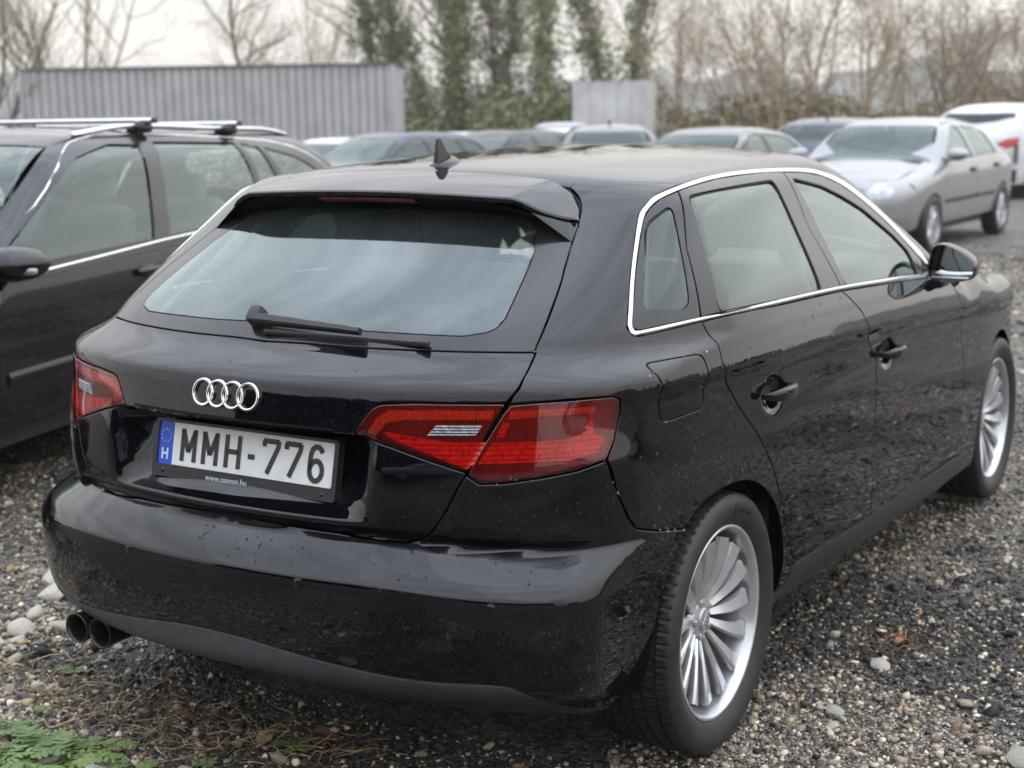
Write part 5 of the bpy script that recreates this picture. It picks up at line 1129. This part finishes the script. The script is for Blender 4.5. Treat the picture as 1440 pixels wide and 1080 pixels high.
# mirrors -----------------------------------------------------------
mo = np.array([(-.848, .984), (-.860, 1.062), (-.876, 1.082), (-.905, 1.084), (-.95, 1.066), (-.985, 1.042), (-.999, 1.018), (-.999, .990), (-.985, .972), (-.927, .960), (-.872, .962)])
for s in (1, -1):
    mo_s = mo*[s, 1]; c0 = mo_s.mean(0); loop = catmull(np.c_[mo_s, np.zeros(len(mo_s))], 4, True)[:, :2]; n = len(loop)
    bm = bmesh.new(); rows_ = []
    for dx, sc in ((1.652, .93), (1.640, .965), (1.645, 1.0), (1.68, 1.02), (1.72, .97), (1.755, .82), (1.775, .55), (1.78, .2)):
        rows_.append([bm.verts.new((dx, *(c0+(p-c0)*sc))) for p in loop])
    for a, b_ in zip(rows_[:-1], rows_[1:]):
        for k in range(n): bm.faces.new((a[k], a[(k+1) % n], b_[(k+1) % n], b_[k]))
    bm.faces.new(rows_[-1])
    add_box(bm, (1.70, -.862*s, .955), (.10, .075, .035), .012)
    mr_ = bm_obj('wing_mirror', bm, M['gloss_black'], car, angle=50)
    bm = bmesh.new(); bm.faces.new([bm.verts.new((1.666+.25*s*(c0+(p-c0)*.95-c0)[0]+.06*(p-c0)[1], *(c0+(p-c0)*.95))) for p in loop]); bm_obj('mirror_glass', bm, M['mirror'], mr_, smooth=False)
    bm = bmesh.new(); add_box(bm, (1.646, c0[0]+.004*s, .9755), (.006, .118, .008), .002); bm_obj('mirror_strip', bm, M['satin'], mr_, angle=40)
# exhausts ----------------------------------------------------------
for y in (.528, .448):
    V, Fc = lathe([(.036, .16), (.040, .02), (.0425, 0), (.0415, -.003), (.0385, -.002), (.0365, .01), (.035, .10), (0, .12)], 36)
    V = [(-.772+b_, y+a*.9, .303+c*.9-.03*b_) for a, b_, c in V]
    mesh_obj('exhaust_tip', V, Fc, plain('sooty_steel', (.045, .043, .042), .35, vary=.3, metal=.8), car)
# interior ----------------------------------------------------------
bm = bmesh.new(); add_box(bm, (1.3, .80, .62), (1.7, .03, .62)); add_box(bm, (1.3, -.80, .62), (1.7, .03, .62)); add_box(bm, (.12, .74, .83), (.66, .03, .28)); add_box(bm, (.12, -.74, .83), (.66, .03, .28)); add_box(bm, (-.42, .575, .80), (.3, .03, .3)); add_box(bm, (-.42, -.575, .80), (.3, .03, .3)); add_box(bm, (.75, 0, .36), (2.7, 1.58, .03)); add_box(bm, (-.36, 0, .62), (.03, 1.1, .5))
bm_obj('cabin_trim', bm, M['dash'], car, smooth=False)
bm = bmesh.new(); add_box(bm, (1.86, 0, .86), (.42, 1.40, .30), .08); add_box(bm, (1.78, .36, .97), (.22, .40, .08), .04); add_box(bm, (1.35, 0, .55), (.9, .22, .28), .04)
bm_obj('dashboard', bm, M['dash'], car, angle=50)
V, Fc = [], []; ang = np.linspace(0, 2*pi, 33)
tube_mesh(V, Fc, [(1.46+.05*sin(a), .37+.185*cos(a), .93+.175*sin(a)) for a in ang], .016, 8, False)
for a in (0, pi, -pi/2): tube_mesh(V, Fc, [(1.47, .37, .93), (1.46+.05*sin(a), .37+.18*cos(a), .93+.17*sin(a))], .016, 6)
mesh_obj('steering_wheel', V, Fc, M['dash'], car)
for y in (.37, -.37):
    bm = bmesh.new(); add_box(bm, (1.14, y, .50), (.50, .50, .16), .05)
    b2 = add_box(bm, (0, 0, 0), (.13, .47, .60), .055, Matrix.Rotation(R(-16), 3, 'Y')); bmesh.ops.translate(bm, vec=(.84, y, .80), verts=[v for v in b2 if v.is_valid])
    st = bm_obj('front_seat', bm, M['seat'], car, angle=50)
    bm = bmesh.new(); b2 = add_box(bm, (0, 0, 0), (.09, .27, .17), .04, Matrix.Rotation(R(-12), 3, 'Y')); bmesh.ops.translate(bm, vec=(.735, y, 1.19), verts=[v for v in b2 if v.is_valid]); bm_obj('headrest', bm, M['seat'], st, angle=50)
bm = bmesh.new(); add_box(bm, (.20, 0, .52), (.48, 1.26, .16), .05); b2 = add_box(bm, (0, 0, 0), (.13, 1.28, .58), .05, Matrix.Rotation(R(-20), 3, 'Y')); bmesh.ops.translate(bm, vec=(-.10, 0, .79), verts=[v for v in b2 if v.is_valid])
rb_ = bm_obj('rear_bench', bm, M['seat'], car, angle=50)
for y in (.40, 0, -.40):
    bm = bmesh.new(); b2 = add_box(bm, (0, 0, 0), (.09, .25, .15), .04, Matrix.Rotation(R(-15), 3, 'Y')); bmesh.ops.translate(bm, vec=(-.215, y, 1.115), verts=[v for v in b2 if v.is_valid]); bm_obj('headrest', bm, M['seat'], rb_, angle=50)
bm = bmesh.new(); add_box(bm, (-.36, 0, .985), (.34, 1.12, .025), .008); bm_obj('parcel_shelf', bm, M['dash'], car, angle=40)
for s in (1, -1):
    V, Fc = [], []; tube_mesh(V, Fc, [(.80, s*.60, 1.34), (.86, s*.66, 1.15), (.90, s*.72, .95)], .03, 8); tube_mesh(V, Fc, [(.14, s*.53, 1.28), (.0, s*.60, 1.15), (-.10, s*.65, 1.0)], .045, 8)
    mesh_obj('pillar_trim', V, Fc, M['headliner'], car)
# rain beads --------------------------------------------------------
ico = bmesh.new(); bmesh.ops.create_icosphere(ico, subdivisions=1, radius=1); IV = np.array([v.co[:] for v in ico.verts]); IF = [[v.index for v in f_.verts] for f_ in ico.faces]; ico.free()
def beads(ch, regs, seed):
    r_ = np.random.default_rng(seed); V, Fc = [], []
    for box, cnt in regs:
        Q = np.stack([r_.uniform(box[0], box[1], cnt), r_.uniform(box[2], box[3], cnt)], -1)
        P = solve(FH, ch, Q); P = P[(np.hypot(P[:, 0], P[:, 2]-.31) > .375) & (np.hypot(P[:, 0]-2.636, P[:, 2]-.31) > .375)]; n_ = grad(FH, P)
        for p, nn in zip(P, n_):
            s_ = .0013+.0026*r_.random()**3; b0 = len(V); t1 = np.cross(nn, [.3, .5, .8]); t1 /= np.linalg.norm(t1); t2 = np.cross(nn, t1)
            V += [tuple(p+s_*(v[0]*t1+v[1]*t2*1.25+v[2]*nn*.55)) for v in IV]; Fc += [tuple(b0+i for i in f_) for f_ in IF]
    return V, Fc
wm_, wt_, wb_ = nodes('rain_water'); setp(wb_, color=(.9, .92, .95), rough=.02, trans=1., ior=1.33)
V1, F1 = beads(CX, [((-.42, .0, -.8*1.75, -.8*1.28), 300), ((.0, .9, -.8*1.45, -.8*1.27), 110), ((-.40, .35, -.8*1.95, -.8*1.55), 90)], 3)
V2, F2 = beads(CZ, [((-.25, .05, .59, .645), 60), ((-.65, -.3, .56, .64), 60), ((-.62, -.35, .68, .80), 50), ((-.3, .25, .88, 1.0), 40), ((-.80, -.5, .66, .78), 60)], 4)
b0 = len(V1); bd = mesh_obj('rain_drops', V1+V2, F1+[tuple(b0+i for i in f_) for f_ in F2], wm_, car); bd['kind'] = 'stuff'
# ------------------------------------------------------------------ shed, container, trees and scrub behind the car park
def clad_wall(name, a, b, z0, z1, mat, parent, pitch=.26, depth=.035, sheet=4):
    a, b = np.array(a[:2]), np.array(b[:2]); ln = np.linalg.norm(b-a); d = (b-a)/ln; n = np.array([d[1], -d[0]])
    if n @ (CAM[:2]-a) < 0: n = -n
    nr = int(round(ln/pitch)); pitch = ln/nr
    for s0 in range(0, nr, sheet):
        V, Fc = [], []; pts = []
        for i in range(s0, min(nr, s0+sheet)):
            for u, h in ((0, 0), (.03, -depth*1.6), (.13, -depth*1.6), (.16, 0), (.55, 0), (.62, depth*.4), (.80, depth*.4), (.87, 0), (1.0, 0)): pts.append(((i+u)*pitch, h))
        for u, h in pts:
            p = a+d*u+n*h; V += [(p[0], p[1], z0), (p[0], p[1], z1)]
        Fc = [(2*i, 2*i+2, 2*i+3, 2*i+1) for i in range(len(pts)-1)]
        mesh_obj(name, V, Fc, mat, parent, smooth=False)
cl_grey = plain('grey_cladding', (.40, .405, .415), .45, vary=.12, scale=1.2, metal=.2)
cl_pale = plain('pale_grey_steel', (.48, .485, .49), .5, vary=.15, scale=1.5)
cl_side = plain('container_side_paint', (.55, .54, .50), .5, vary=.15, scale=1.5)
p0, p1 = at_col(63, 50), at_col(566, 50)
shed = empty('storage_shed', 'long grey shed clad in ribbed sheet metal behind the parked cars', 'shed', p0)
def rel(o):  # keep world coordinates while parenting
    o.matrix_parent_inverse = Matrix.Translation(-o.parent.location); return o
A0 = np.array(p0[:2]); B0 = np.array(p1[:2]); dd = (B0-A0)/np.linalg.norm(B0-A0); nb = np.array([-dd[1], dd[0]])
if nb @ (CAM[:2]-A0) > 0: nb = -nb
back = nb*4.5; zt = 3.02; zb = -.35
clad_wall('cladding_sheet', A0, B0, zb, zt, cl_grey, shed, .30, .075)
clad_wall('cladding_sheet', A0+back+dd*-.3, A0, zb, zt-.02, cl_grey, shed, .30, .075)
clad_wall('cladding_sheet', B0, B0+back, zb, zt-.02, cl_grey, shed, .30, .075)
bm = bmesh.new(); q = [A0-dd*.08-nb*.10, B0+dd*.08-nb*.10, B0+dd*.08+back, A0-dd*.08+back]
lo_ = [bm.verts.new((*p, zt)) for p in q]; hi_ = [bm.verts.new((*p, zt+.07)) for p in q]; bm.faces.new(hi_); bm.faces.new(lo_[::-1])
for i in range(4): bm.faces.new((lo_[i], lo_[(i+1) % 4], hi_[(i+1) % 4], hi_[i]))
bm_obj('roof_edge', bm, plain('dark_grey_flashing', (.10, .10, .105), .5), shed, smooth=False)
for p in (A0, B0):
    bm = bmesh.new(); add_box(bm, (*(p-nb*.06), (zt+zb)/2), (.10, .10, zt-zb)); bm_obj('corner_flashing', bm, cl_grey, shed, smooth=False)
c0, c1 = np.array(at_col(812, 52)[:2]), np.array(at_col(905, 52)[:2]); vd = (c1-CAM[:2])/np.linalg.norm(c1-CAM[:2]); ex_ = (c1-c0)/np.linalg.norm(c1-c0)
far_ = np.array(at_col(941, 65)[:2]); sdv = far_-c1
cont = empty('shipping_container', 'small pale grey steel container standing left of the bare trees', 'container', (*c0, -.35))
zt2 = 2.38
clad_wall('end_panel', c0, c1, -.35, zt2, cl_pale, cont, .45, .018)
clad_wall('side_panel', c1, c1+sdv, -.35, zt2-.0, cl_side, cont, .30, .036)
clad_wall('side_panel', c0, c0+sdv, -.35, zt2, cl_side, cont, .30, .036)
bm = bmesh.new(); t_ = [bm.verts.new((*p, zt2+.02)) for p in (c0, c1, c1+sdv, c0+sdv)]; b2_ = [bm.verts.new((*p, zt2-.06)) for p in (c0, c1, c1+sdv, c0+sdv)]; bm.faces.new(t_)
for i in range(4): bm.faces.new((b2_[i], b2_[(i+1) % 4], t_[(i+1) % 4], t_[i]))
bm_obj('container_roof', bm, cl_pale, cont, smooth=False)
for p in (c0, c1):
    bm = bmesh.new(); add_box(bm, (*p, (zt2-.35)/2), (.14, .14, zt2+.35)); bm_obj('corner_post', bm, cl_pale, cont, smooth=False)
for o in list(shed.children)+list(cont.children): rel(o)
# bare trees ----------------------------------------------------------
bark = plain('tree_bark', (.20, .16, .11), .9, vary=.4, scale=3, bump=.4); bark2 = plain('pale_bark', (.27, .205, .13), .9, vary=.4, scale=3)
def wood(seed, H, r0, stems=1, spread=.35, n1=12, n2=7, n3=5, up=.55, lift=.25):
    r = np.random.default_rng(seed); V, Fc = [], []; tips = []; trunks = ([], [])
    def branch(p, d, ln, rad, lev, tr=False):
        n = (7, 5, 4, 3)[min(lev, 3)]; pts = [p]; dd_ = d.copy()
        for i in range(n):
            dd_ = dd_+r.normal(0, (.10, .16, .2, .22)[min(lev, 3)], 3)+np.array([0, 0, (.05, .10, .10, .04)[min(lev, 3)]*up]); dd_ /= np.linalg.norm(dd_); pts.append(pts[-1]+dd_*ln/n)
        rads = np.linspace(rad, rad*(.3 if lev < 3 else .5), n+1)
        if lev == 0: tube_mesh(trunks[0], trunks[1], pts, rads, 7, False)
        else: tube_mesh(V, Fc, pts, rads, 5 if lev == 1 else 3, False)
        if lev == 3: tips.append(pts[-1]); return pts
        cnt = (n1, n2, n3)[lev]
        for k in range(cnt):
            t = lift+(1-lift)*(k+r.random())/cnt if lev == 0 else .2+.8*(k+r.random())/cnt; f_ = t*n; i = min(n-1, int(f_)); q = pts[i]+(pts[i+1]-pts[i])*(f_-i)
            a = r.uniform(0, 2*pi); e1 = np.cross(dd_, [.2, .3, .9]); e1 /= np.linalg.norm(e1); e2 = np.cross(dd_, e1)
            nd = dd_*.75+(e1*cos(a)+e2*sin(a))*r.uniform(.5, .95); nd[2] += .12*up; nd /= np.linalg.norm(nd)
            branch(q, nd, ln*(.46 if lev == 0 else .5)*r.uniform(.6, 1.15)*(1.25-.55*t), max(rads[i]*.5, .005), lev+1)
        return pts
    paths = []
    for s in range(stems):
        a = r.uniform(0, 2*pi); k = spread*r.uniform(.3, 1) if stems > 1 else spread*.15
        paths.append(branch(np.array([r.normal(0, .15)*(stems > 1), r.normal(0, .15)*(stems > 1), -.1]), np.array([k*cos(a), k*sin(a), 1.])/math.sqrt(1+k*k), H*r.uniform(.8, 1.05), r0*r.uniform(.7, 1), 0))
    return trunks, (V, Fc), paths, tips
leaf_i, t_, b_ = nodes('ivy_leaves'); setp(b_, rough=.55)
oi = t_.nodes.new('ShaderNodeVertexColor'); oi.layer_name = 'leaf_colour'; t_.links.new(oi.outputs[0], b_.inputs['Base Color'])
def leaf_cloud(name, cen, nrm_, size, cols, seed, parent=None, clump=1):
    r = np.random.default_rng(seed); n = len(cen); a = r.normal(size=(n, 3)); a /= np.linalg.norm(a, axis=1, keepdims=True); b = np.cross(a, r.normal(size=(n, 3))); b /= np.linalg.norm(b, axis=1, keepdims=True)
    s = size*r.uniform(.6, 1.4, (n, 1)); P = np.stack([cen-a*s, cen+b*s*.55, cen+a*s, cen-b*s*.55], 1).reshape(-1, 3)
    me = bpy.data.meshes.new(name); me.vertices.add(4*n); me.vertices.foreach_set('co', P.reshape(-1)); me.loops.add(4*n); me.loops.foreach_set('vertex_index', np.arange(4*n)); me.polygons.add(n); me.polygons.foreach_set('loop_start', np.arange(n)*4); me.polygons.foreach_set('loop_total', np.full(n, 4)); me.update(calc_edges=True)
    ca = me.color_attributes.new('leaf_colour', 'FLOAT_COLOR', 'POINT'); c = np.ones((4*n, 4)); cc = np.array(cols)[r.integers(0, len(cols), n)]*r.uniform(.65, 1.35, (n, 1)); c[:, :3] = np.repeat(cc, 4, 0); ca.data.foreach_set('color', c.reshape(-1)); me.materials.append(leaf_i)
    return link(bpy.data.objects.new(name, me), parent)
IVY = [(.12, .16, .045), (.15, .185, .06), (.085, .115, .04), (.20, .19, .08)]; BRN = [(.22, .15, .07), (.28, .20, .095), (.17, .14, .06), (.14, .14, .05)]
KIND = {}
def kind(key, **k):
    mat = k.pop('mat', bark); ivy = k.pop('ivy', 0); dead = k.pop('dead', 0)
    tr, br, paths, tips = wood(**k)
    objs = [mesh_obj('trunk', tr[0], tr[1], mat), mesh_obj('branches', br[0], br[1], mat)]
    r = np.random.default_rng(k['seed']+5)
    if ivy:
        C = []
        for pth in paths:
            pth = np.array(pth); L_ = len(pth)-1; cnt = ivy//len(paths); nc = 46
            tc_ = r.uniform(0, .86, nc); wc = r.uniform(.35, 1.05, nc)*(1.1-.55*tc_)
            for t, w in zip(tc_, wc):
                f_ = t*L_; i = min(L_-1, int(f_)); q = pth[i]+(pth[i+1]-pth[i])*(f_-i)+np.array([*r.normal(0, .28, 2), 0]); m = cnt//nc
                C.append(q+r.normal(0, 1, (m, 3))*[w*.5, w*.5, w*.75])
        objs.append(leaf_cloud('ivy', np.concatenate(C), None, .085, IVY, k['seed']))
    if dead:
        tp = np.array(tips); C = tp[r.integers(0, len(tp), dead)]+r.normal(0, .12, (dead, 3)); objs.append(leaf_cloud('leaves', C, None, .05, BRN, k['seed']))
    KIND[key] = [(o.name.split('.')[0], o.data) for o in objs]
    for o in objs: bpy.data.objects.remove(o)
kind('fan', seed=21, H=7.5, r0=.09, stems=6, spread=.55, n1=8, n2=6, n3=5, up=.9)
kind('round', seed=22, H=8.0, r0=.15, stems=1, n1=18, n2=8, n3=6, up=.25, lift=.2, spread=.3)
kind('ivy', seed=23, H=9.5, r0=.17, stems=2, spread=.12, n1=12, n2=6, n3=5, ivy=8500, lift=.35)
kind('ivy2', seed=24, H=9, r0=.15, stems=1, spread=.1, n1=12, n2=6, n3=5, ivy=5200, lift=.4)
kind('scrub', seed=25, H=6.5, r0=.05, stems=9, spread=.85, n1=8, n2=6, n3=5, up=.45, dead=900, mat=bark2)
kind('young', seed=26, H=7.5, r0=.075, stems=4, spread=.5, n1=13, n2=7, n3=5, up=.5, mat=bark2, dead=400)
kind('bush', seed=27, H=2.3, r0=.025, stems=16, spread=.9, n1=6, n2=4, n3=3, up=.6, dead=2600, mat=bark2)
kind('greenbush', seed=28, H=2.4, r0=.025, stems=14, spread=.8, n1=6, n2=4, n3=3, up=.6, mat=bark)
def plant(name, key, u, d, sc, rz, label, cat, group=None):
    x, y, z = at_col(u, d); o = empty(name, label, cat, (x, y, z-.05), rz, group); o.scale = (sc, sc, sc)
    for nm, me in KIND[key]:
        c = link(bpy.data.objects.new(nm, me), o)
        if nm in ('branches', 'ivy', 'leaves'): pass
    return o
plant('bare_tree', 'fan', 8, 52, 1.05, .3, 'bare many-stemmed tree at the left edge beside the long shed', 'tree')
plant('bare_tree', 'fan', 128, 56, 1.1, 2.1, 'bare fan-shaped tree rising over the left end of the long shed', 'tree')
plant('bare_tree', 'round', 372, 60, 1.05, 1.0, 'bare round-crowned tree over the middle of the long shed', 'tree')
plant('bare_tree', 'young', 462, 66, .95, .2, 'slender bare tree over the right half of the long shed', 'tree')
plant('ivy_tree', 'ivy', 556, 62, 1.0, .0, 'ivy-clad tree standing at the right end of the long shed', 'tree')
for i, (u, d, k_, s, rz, lb) in enumerate(((655, 60, 'ivy', 1.05, 1.3, 'broad ivy-clad tree behind the charcoal hatchback'), (715, 64, 'ivy', .95, 2.2, 'ivy-clad tree in the middle of the ivy-clad row'), (778, 58, 'ivy2', 1.0, .7, 'dark ivy-clad trunk just left of the pale container'),
        (612, 68, 'ivy2', .8, 1.9, 'thin ivy-clad trunk between the shed and the broad ivy tree'), (846, 66, 'ivy2', 1.1, 2.9, 'ivy-clad trunk rising above the left half of the pale container'), (886, 70, 'ivy2', 1.05, 4.0, 'ivy-clad trunk rising above the right half of the pale container'))):
    plant('ivy_tree', k_, u, d, s, rz, lb, 'tree')
for i, (u, d, k_, s, rz, lb) in enumerate(((962, 58, 'young', .9, .5, 'slender bare tree just right of the pale container'), (1035, 60, 'scrub', .95, 1.2, 'bushy bare tree between the container and the silver sedan'), (1085, 52, 'young', 1.0, 2.4, 'tall bare tree above the grey sedan roof'), (1140, 62, 'scrub', 1.1, 3.0, 'bushy bare tree above the steel blue hatchback'),
        (1205, 56, 'young', .95, 4.1, 'bare tree behind the left half of the silver sedan roof'), (1262, 64, 'scrub', 1.15, .4, 'bushy bare tree behind the silver sedan'), (1318, 58, 'fan', .85, 5.0, 'fan-shaped bare tree above the white suv'), (1385, 66, 'scrub', 1.05, 1.9, 'bushy bare tree right of the fan-shaped one'), (1440, 60, 'scrub', 1.0, 2.7, 'bare bushy tree at the right edge of the view'), (1520, 60, 'fan', 1.0, 1.7, 'bare tree just outside the right edge of the view'), (-90, 58, 'fan', 1.0, 4.4, 'bare tree just outside the left edge of the view'))):
    plant('bare_tree', k_, u, d, s, rz, lb, 'tree')
# undergrowth: too tangled to count
r = np.random.default_rng(31)
for nm, rng_u, cols, cnt, zh in (('undergrowth', (925, 1560), BRN+[(.13, .13, .05)], 17000, 2.1), ('undergrowth', (470, 830), IVY+[(.13, .11, .05)], 14000, 2.3), ('undergrowth', (-140, 80), BRN, 4000, 1.4)):
    C = []
    nb_ = int((rng_u[1]-rng_u[0])/9)
    for k_ in range(nb_):
        x, y, z = at_col(r.uniform(*rng_u), r.uniform(54, 74)); h_ = zh*r.uniform(.45, 1.25); m = cnt//nb_
        q = r.normal(0, 1, (m, 3)); q /= np.linalg.norm(q, axis=1, keepdims=True); q *= r.uniform(.25, 1, (m, 1))**.5
        C.append(np.array([x, y, z+h_*.5])+q*[1.1, 1.1, h_*.62])
    o = leaf_cloud(nm, np.concatenate(C), None, .13, cols, 77); o['kind'] = 'stuff'
V, Fc = [], []
for k_ in range(520):
    u = r.uniform(900, 1560) if k_ < 360 else r.uniform(-150, 880); x, y, z = at_col(u, r.uniform(54, 76)); ln = r.uniform(1.6, 4.2); a = r.uniform(0, 6.28); l_ = r.uniform(.05, .5)
    p = np.array([x, y, z]); d = np.array([l_*cos(a), l_*sin(a), 1.]); pts = [p, p+d*ln*.5, p+d*ln+[0, 0, -l_*.3]]; tube_mesh(V, Fc, pts, [.02, .014, .006], 3, False)
o = mesh_obj('undergrowth', V, Fc, bark2); o['kind'] = 'stuff'
# far wood on the skyline
V, Fc = [], []; us = np.arange(-2600, 4600, 14); n = len(us); rows_ = []
for j, hh in enumerate((0, .55, .85, 1.0)):
    for u in us:
        x, y, z = at_col(u, 260+j*6); V.append((x, y, z-1+hh*(4.5+4*float(vnoise(u, j*3., 160, 3))+3.2*float(vnoise(u, 0, 34, 9))+1.5*float(vnoise(u, j*1., 11, 12)))))
for j in range(3):
    for i in range(n-1): Fc.append((j*n+i, j*n+i+1, (j+1)*n+i+1, (j+1)*n+i))
o = mesh_obj('distant_woods', V, Fc, plain('winter_woods', (.17, .165, .155), .95, vary=.3, scale=.2)); o['kind'] = 'structure'
# behind the photographer: a tall evergreen hedge and two vans' worth of parked cars that the paint mirrors
hx0, hy0 = -13.5, -12.0
r = np.random.default_rng(8)
hedge_m = [(.02, .032, .012), (.03, .045, .018), (.015, .025, .01)]
def hedge(name, pa, pb, h_, w, cnt, label):
    pa, pb = np.array(pa), np.array(pb); root = empty(name, label, 'hedge', (*((pa+pb)/2), 0))
    t = r.uniform(0, 1, cnt); d = (pb-pa)/np.linalg.norm(pb-pa); nn_ = np.array([-d[1], d[0]]); top_ = h_*(.88+.24*vnoise(t*np.linalg.norm(pb-pa), 0*t, 1.4, 2))
    zz = top_*r.uniform(0, 1, cnt)**.8; off = r.normal(0, w*.45, cnt); P = np.c_[pa+(pb-pa)*t[:, None]+nn_*off[:, None], zz]-[*((pa+pb)/2), 0]
    leaf_cloud('leaves', P, None, .17, hedge_m, 12, root)
    bm = bmesh.new(); v = add_box(bm, (0, 0, h_*.46), (np.linalg.norm(pb-pa), w*.7, h_*.9)); bmesh.ops.rotate(bm, cent=(0, 0, 0), matrix=Matrix.Rotation(math.atan2(d[1], d[0]), 3, 'Z'), verts=bm.verts[:]); bm_obj('inner_twigs', bm, M['matte'], root, smooth=False)
hedge('hedge', (-15.5, 12), (-13.5, -14), 4.2, 1.4, 15000, 'tall dark evergreen hedge behind the photographer')
# ------------------------------------------------------------------ weeds, dry grass and litter at the lower left
weed_m = plain('weed_leaf', (.14, .21, .06), .55, vary=.3, scale=40); weed_d = plain('weed_leaf_dark', (.10, .16, .05), .55, vary=.3, scale=40)
def weed(u, v, size, nleaf, label, mat, seed):
    r = np.random.default_rng(seed); x, y = ground_px(u, v); root = empty('weed', label, 'weed', (x, y, float(hgt(x, y))), 0, 'weeds growing in the gravel')
    for i in range(nleaf):
        V, Fc = [], []; a = 2*pi*i/nleaf+r.normal(0, .4); ln = size*r.uniform(.55, 1.15); el = r.uniform(.25, 1.0); d = np.array([cos(a), sin(a), 0]); sd_ = np.array([-sin(a), cos(a), 0]); m = 9; bend = r.normal(0, .25)
        def rach(t): return d*ln*t+sd_*ln*bend*t*t+np.array([0, 0, ln*(el*t-.8*el*t*t)+.008])
        tube_mesh(V, Fc, [rach(t) for t in np.linspace(0, 1, 6)], [size*.012]*6, 3, False)
        for k in range(m):
            t = .14+.86*k/(m-1); p = rach(t); w = ln*.27*math.sin(pi*min(.97, .12+t*.85))**.8
            for q in (1, -1):
                dv = sd_*q*.82+d*.55+np.array([0, 0, r.uniform(-.1, .35)]); dv /= np.linalg.norm(dv); cv = np.cross(dv, [0, 0, 1.]); cv /= np.linalg.norm(cv); l_ = w*r.uniform(.8, 1.15); b0 = len(V)
                for u_, ww in ((0, .10), (.3, .26), (.55, .20), (.7, .28), (1., .03)):
                    pp = p+dv*l_*u_+np.array([0, 0, -l_*.25*u_*u_]); V += [tuple(pp+cv*l_*ww), tuple(pp-cv*l_*ww)]
                for z_ in range(4): Fc.append((b0+2*z_, b0+2*z_+1, b0+2*z_+3, b0+2*z_+2))
        mesh_obj('leaf', V, Fc, mat, root)
for i, (u, v, s, n, lb) in enumerate(((28, 1068, .13, 15, 'largest leafy green weed in the bottom left corner'), (92, 1075, .12, 14, 'leafy green weed just right of the largest one'), (140, 1058, .09, 11, 'green weed at the right end of the weed patch'), (5, 1024, .085, 10, 'green weed at the left edge above the weed patch'),
        (178, 1088, .10, 10, 'green weed cut by the bottom edge under the dry stalks'), (62, 1040, .085, 11, 'green weed in the middle of the patch above the largest one'), (104, 940, .06, 7, 'small pale green weed below the exhaust pipes'), (62, 992, .035, 6, 'tiny green weed between the exhausts and the weed patch'), (55, 958, .035, 5, 'tiny weed left of the pale green one'), (415, 1050, .055, 11, 'small dark green weed beside the dead leaf'), (290, 1072, .035, 6, 'tiny green weed at the bottom edge among dry stalks'), (-4, 1078, .12, 12, 'green weed cut by the left edge of the view'))):
    weed(u, v, s, n, lb, weed_m if i % 3 else weed_d, 40+i)
def straw(cnt, seed, cen, col, ln0):
    r = np.random.default_rng(seed); V, Fc = [], []
    for k in range(cnt):
        cu, cv, su, sv = cen[r.integers(0, len(cen))]; x, y = ground_px(r.normal(cu, su), r.normal(cv, sv)); z = float(hgt(x, y))+r.uniform(.004, .03); a = r.uniform(0, 6.28); ln = ln0*r.uniform(.3, 1.3); c = r.normal(0, .7)
        p0 = np.array([x, y, z]); p1 = p0+[cos(a)*ln*.5, sin(a)*ln*.5, r.uniform(-.005, .02)]; p2 = p1+[cos(a+c)*ln*.5, sin(a+c)*ln*.5, r.uniform(-.015, .01)]
        w = r.uniform(.0008, .0021); tube_mesh(V, Fc, [p0, p1, p2], [w, w*.85, w*.4], 3, False)
    o = mesh_obj('dry_grass', V, Fc, plain('dry_stalks', col, .8, vary=.5, scale=25)); o['kind'] = 'stuff'
CEN = ((150, 1000, 45, 22), (230, 1040, 50, 18), (40, 950, 45, 20), (330, 1035, 70, 22), (110, 975, 60, 25), (270, 1000, 40, 12), (440, 1055, 60, 12))
straw(220, 50, CEN, (.30, .19, .10), .075); straw(130, 51, CEN, (.46, .35, .20), .095); straw(120, 52, CEN, (.17, .10, .06), .05); straw(26, 53, ((1262, 902, 22, 8),), (.42, .18, .07), .05)
def dead_leaf(u, v, s, col, label, seed):
    r = np.random.default_rng(seed); x, y = ground_px(u, v); V, Fc = [], []; n = 9
    for i in range(n):
        for j in range(n):
            a, b = i/(n-1)*2-1, j/(n-1)*2-1; w = (1-a*a)**.6; V.append((s*a, s*.62*b*w, s*(.28*b*b*w+.18*math.sin(3*a+r.normal(0, .2))+.10*r.normal()*.5)+s*.25))
    Fc = [(i*n+j, i*n+j+1, (i+1)*n+j+1, (i+1)*n+j) for i in range(n-1) for j in range(n-1)]
    o = mesh_obj('dead_leaf', V, Fc, plain('dead_leaf_'+str(seed), col, .8, vary=.4, scale=60)); o.location = (x, y, float(hgt(x, y))+.004); o.rotation_euler = (0, 0, r.uniform(0, 6)); tag(o, label, 'leaf')
dead_leaf(456, 1036, .036, (.11, .05, .03), 'curled dark brown dead leaf on the gravel under the bumper', 1)
dead_leaf(330, 1046, .03, (.24, .16, .09), 'pale brown dead leaf lying by the dry stalks', 2)
dead_leaf(372, 1040, .035, (.28, .21, .12), 'flat tan dead leaf left of the curled brown one', 3)
dead_leaf(1270, 900, .03, (.33, .14, .06), 'orange brown dead leaf on dark gravel right of the rear wheel', 4)

# thin winter mist over the whole place
bm = bmesh.new(); add_box(bm, (0, 0, 5.5), (2400, 2400, 22))
hz, t_, b_ = nodes('mist'); t_.nodes.remove(b_); pv = t_.nodes.new('ShaderNodeVolumePrincipled'); pv.inputs['Color'].default_value = (.97, .94, .90, 1); pv.inputs['Density'].default_value = .0008; pv.inputs['Anisotropy'].default_value = .2
t_.links.new(pv.outputs[0], t_.nodes['Material Output'].inputs['Volume'])
o = bm_obj('haze', bm, hz, smooth=False); o['kind'] = 'stuff'
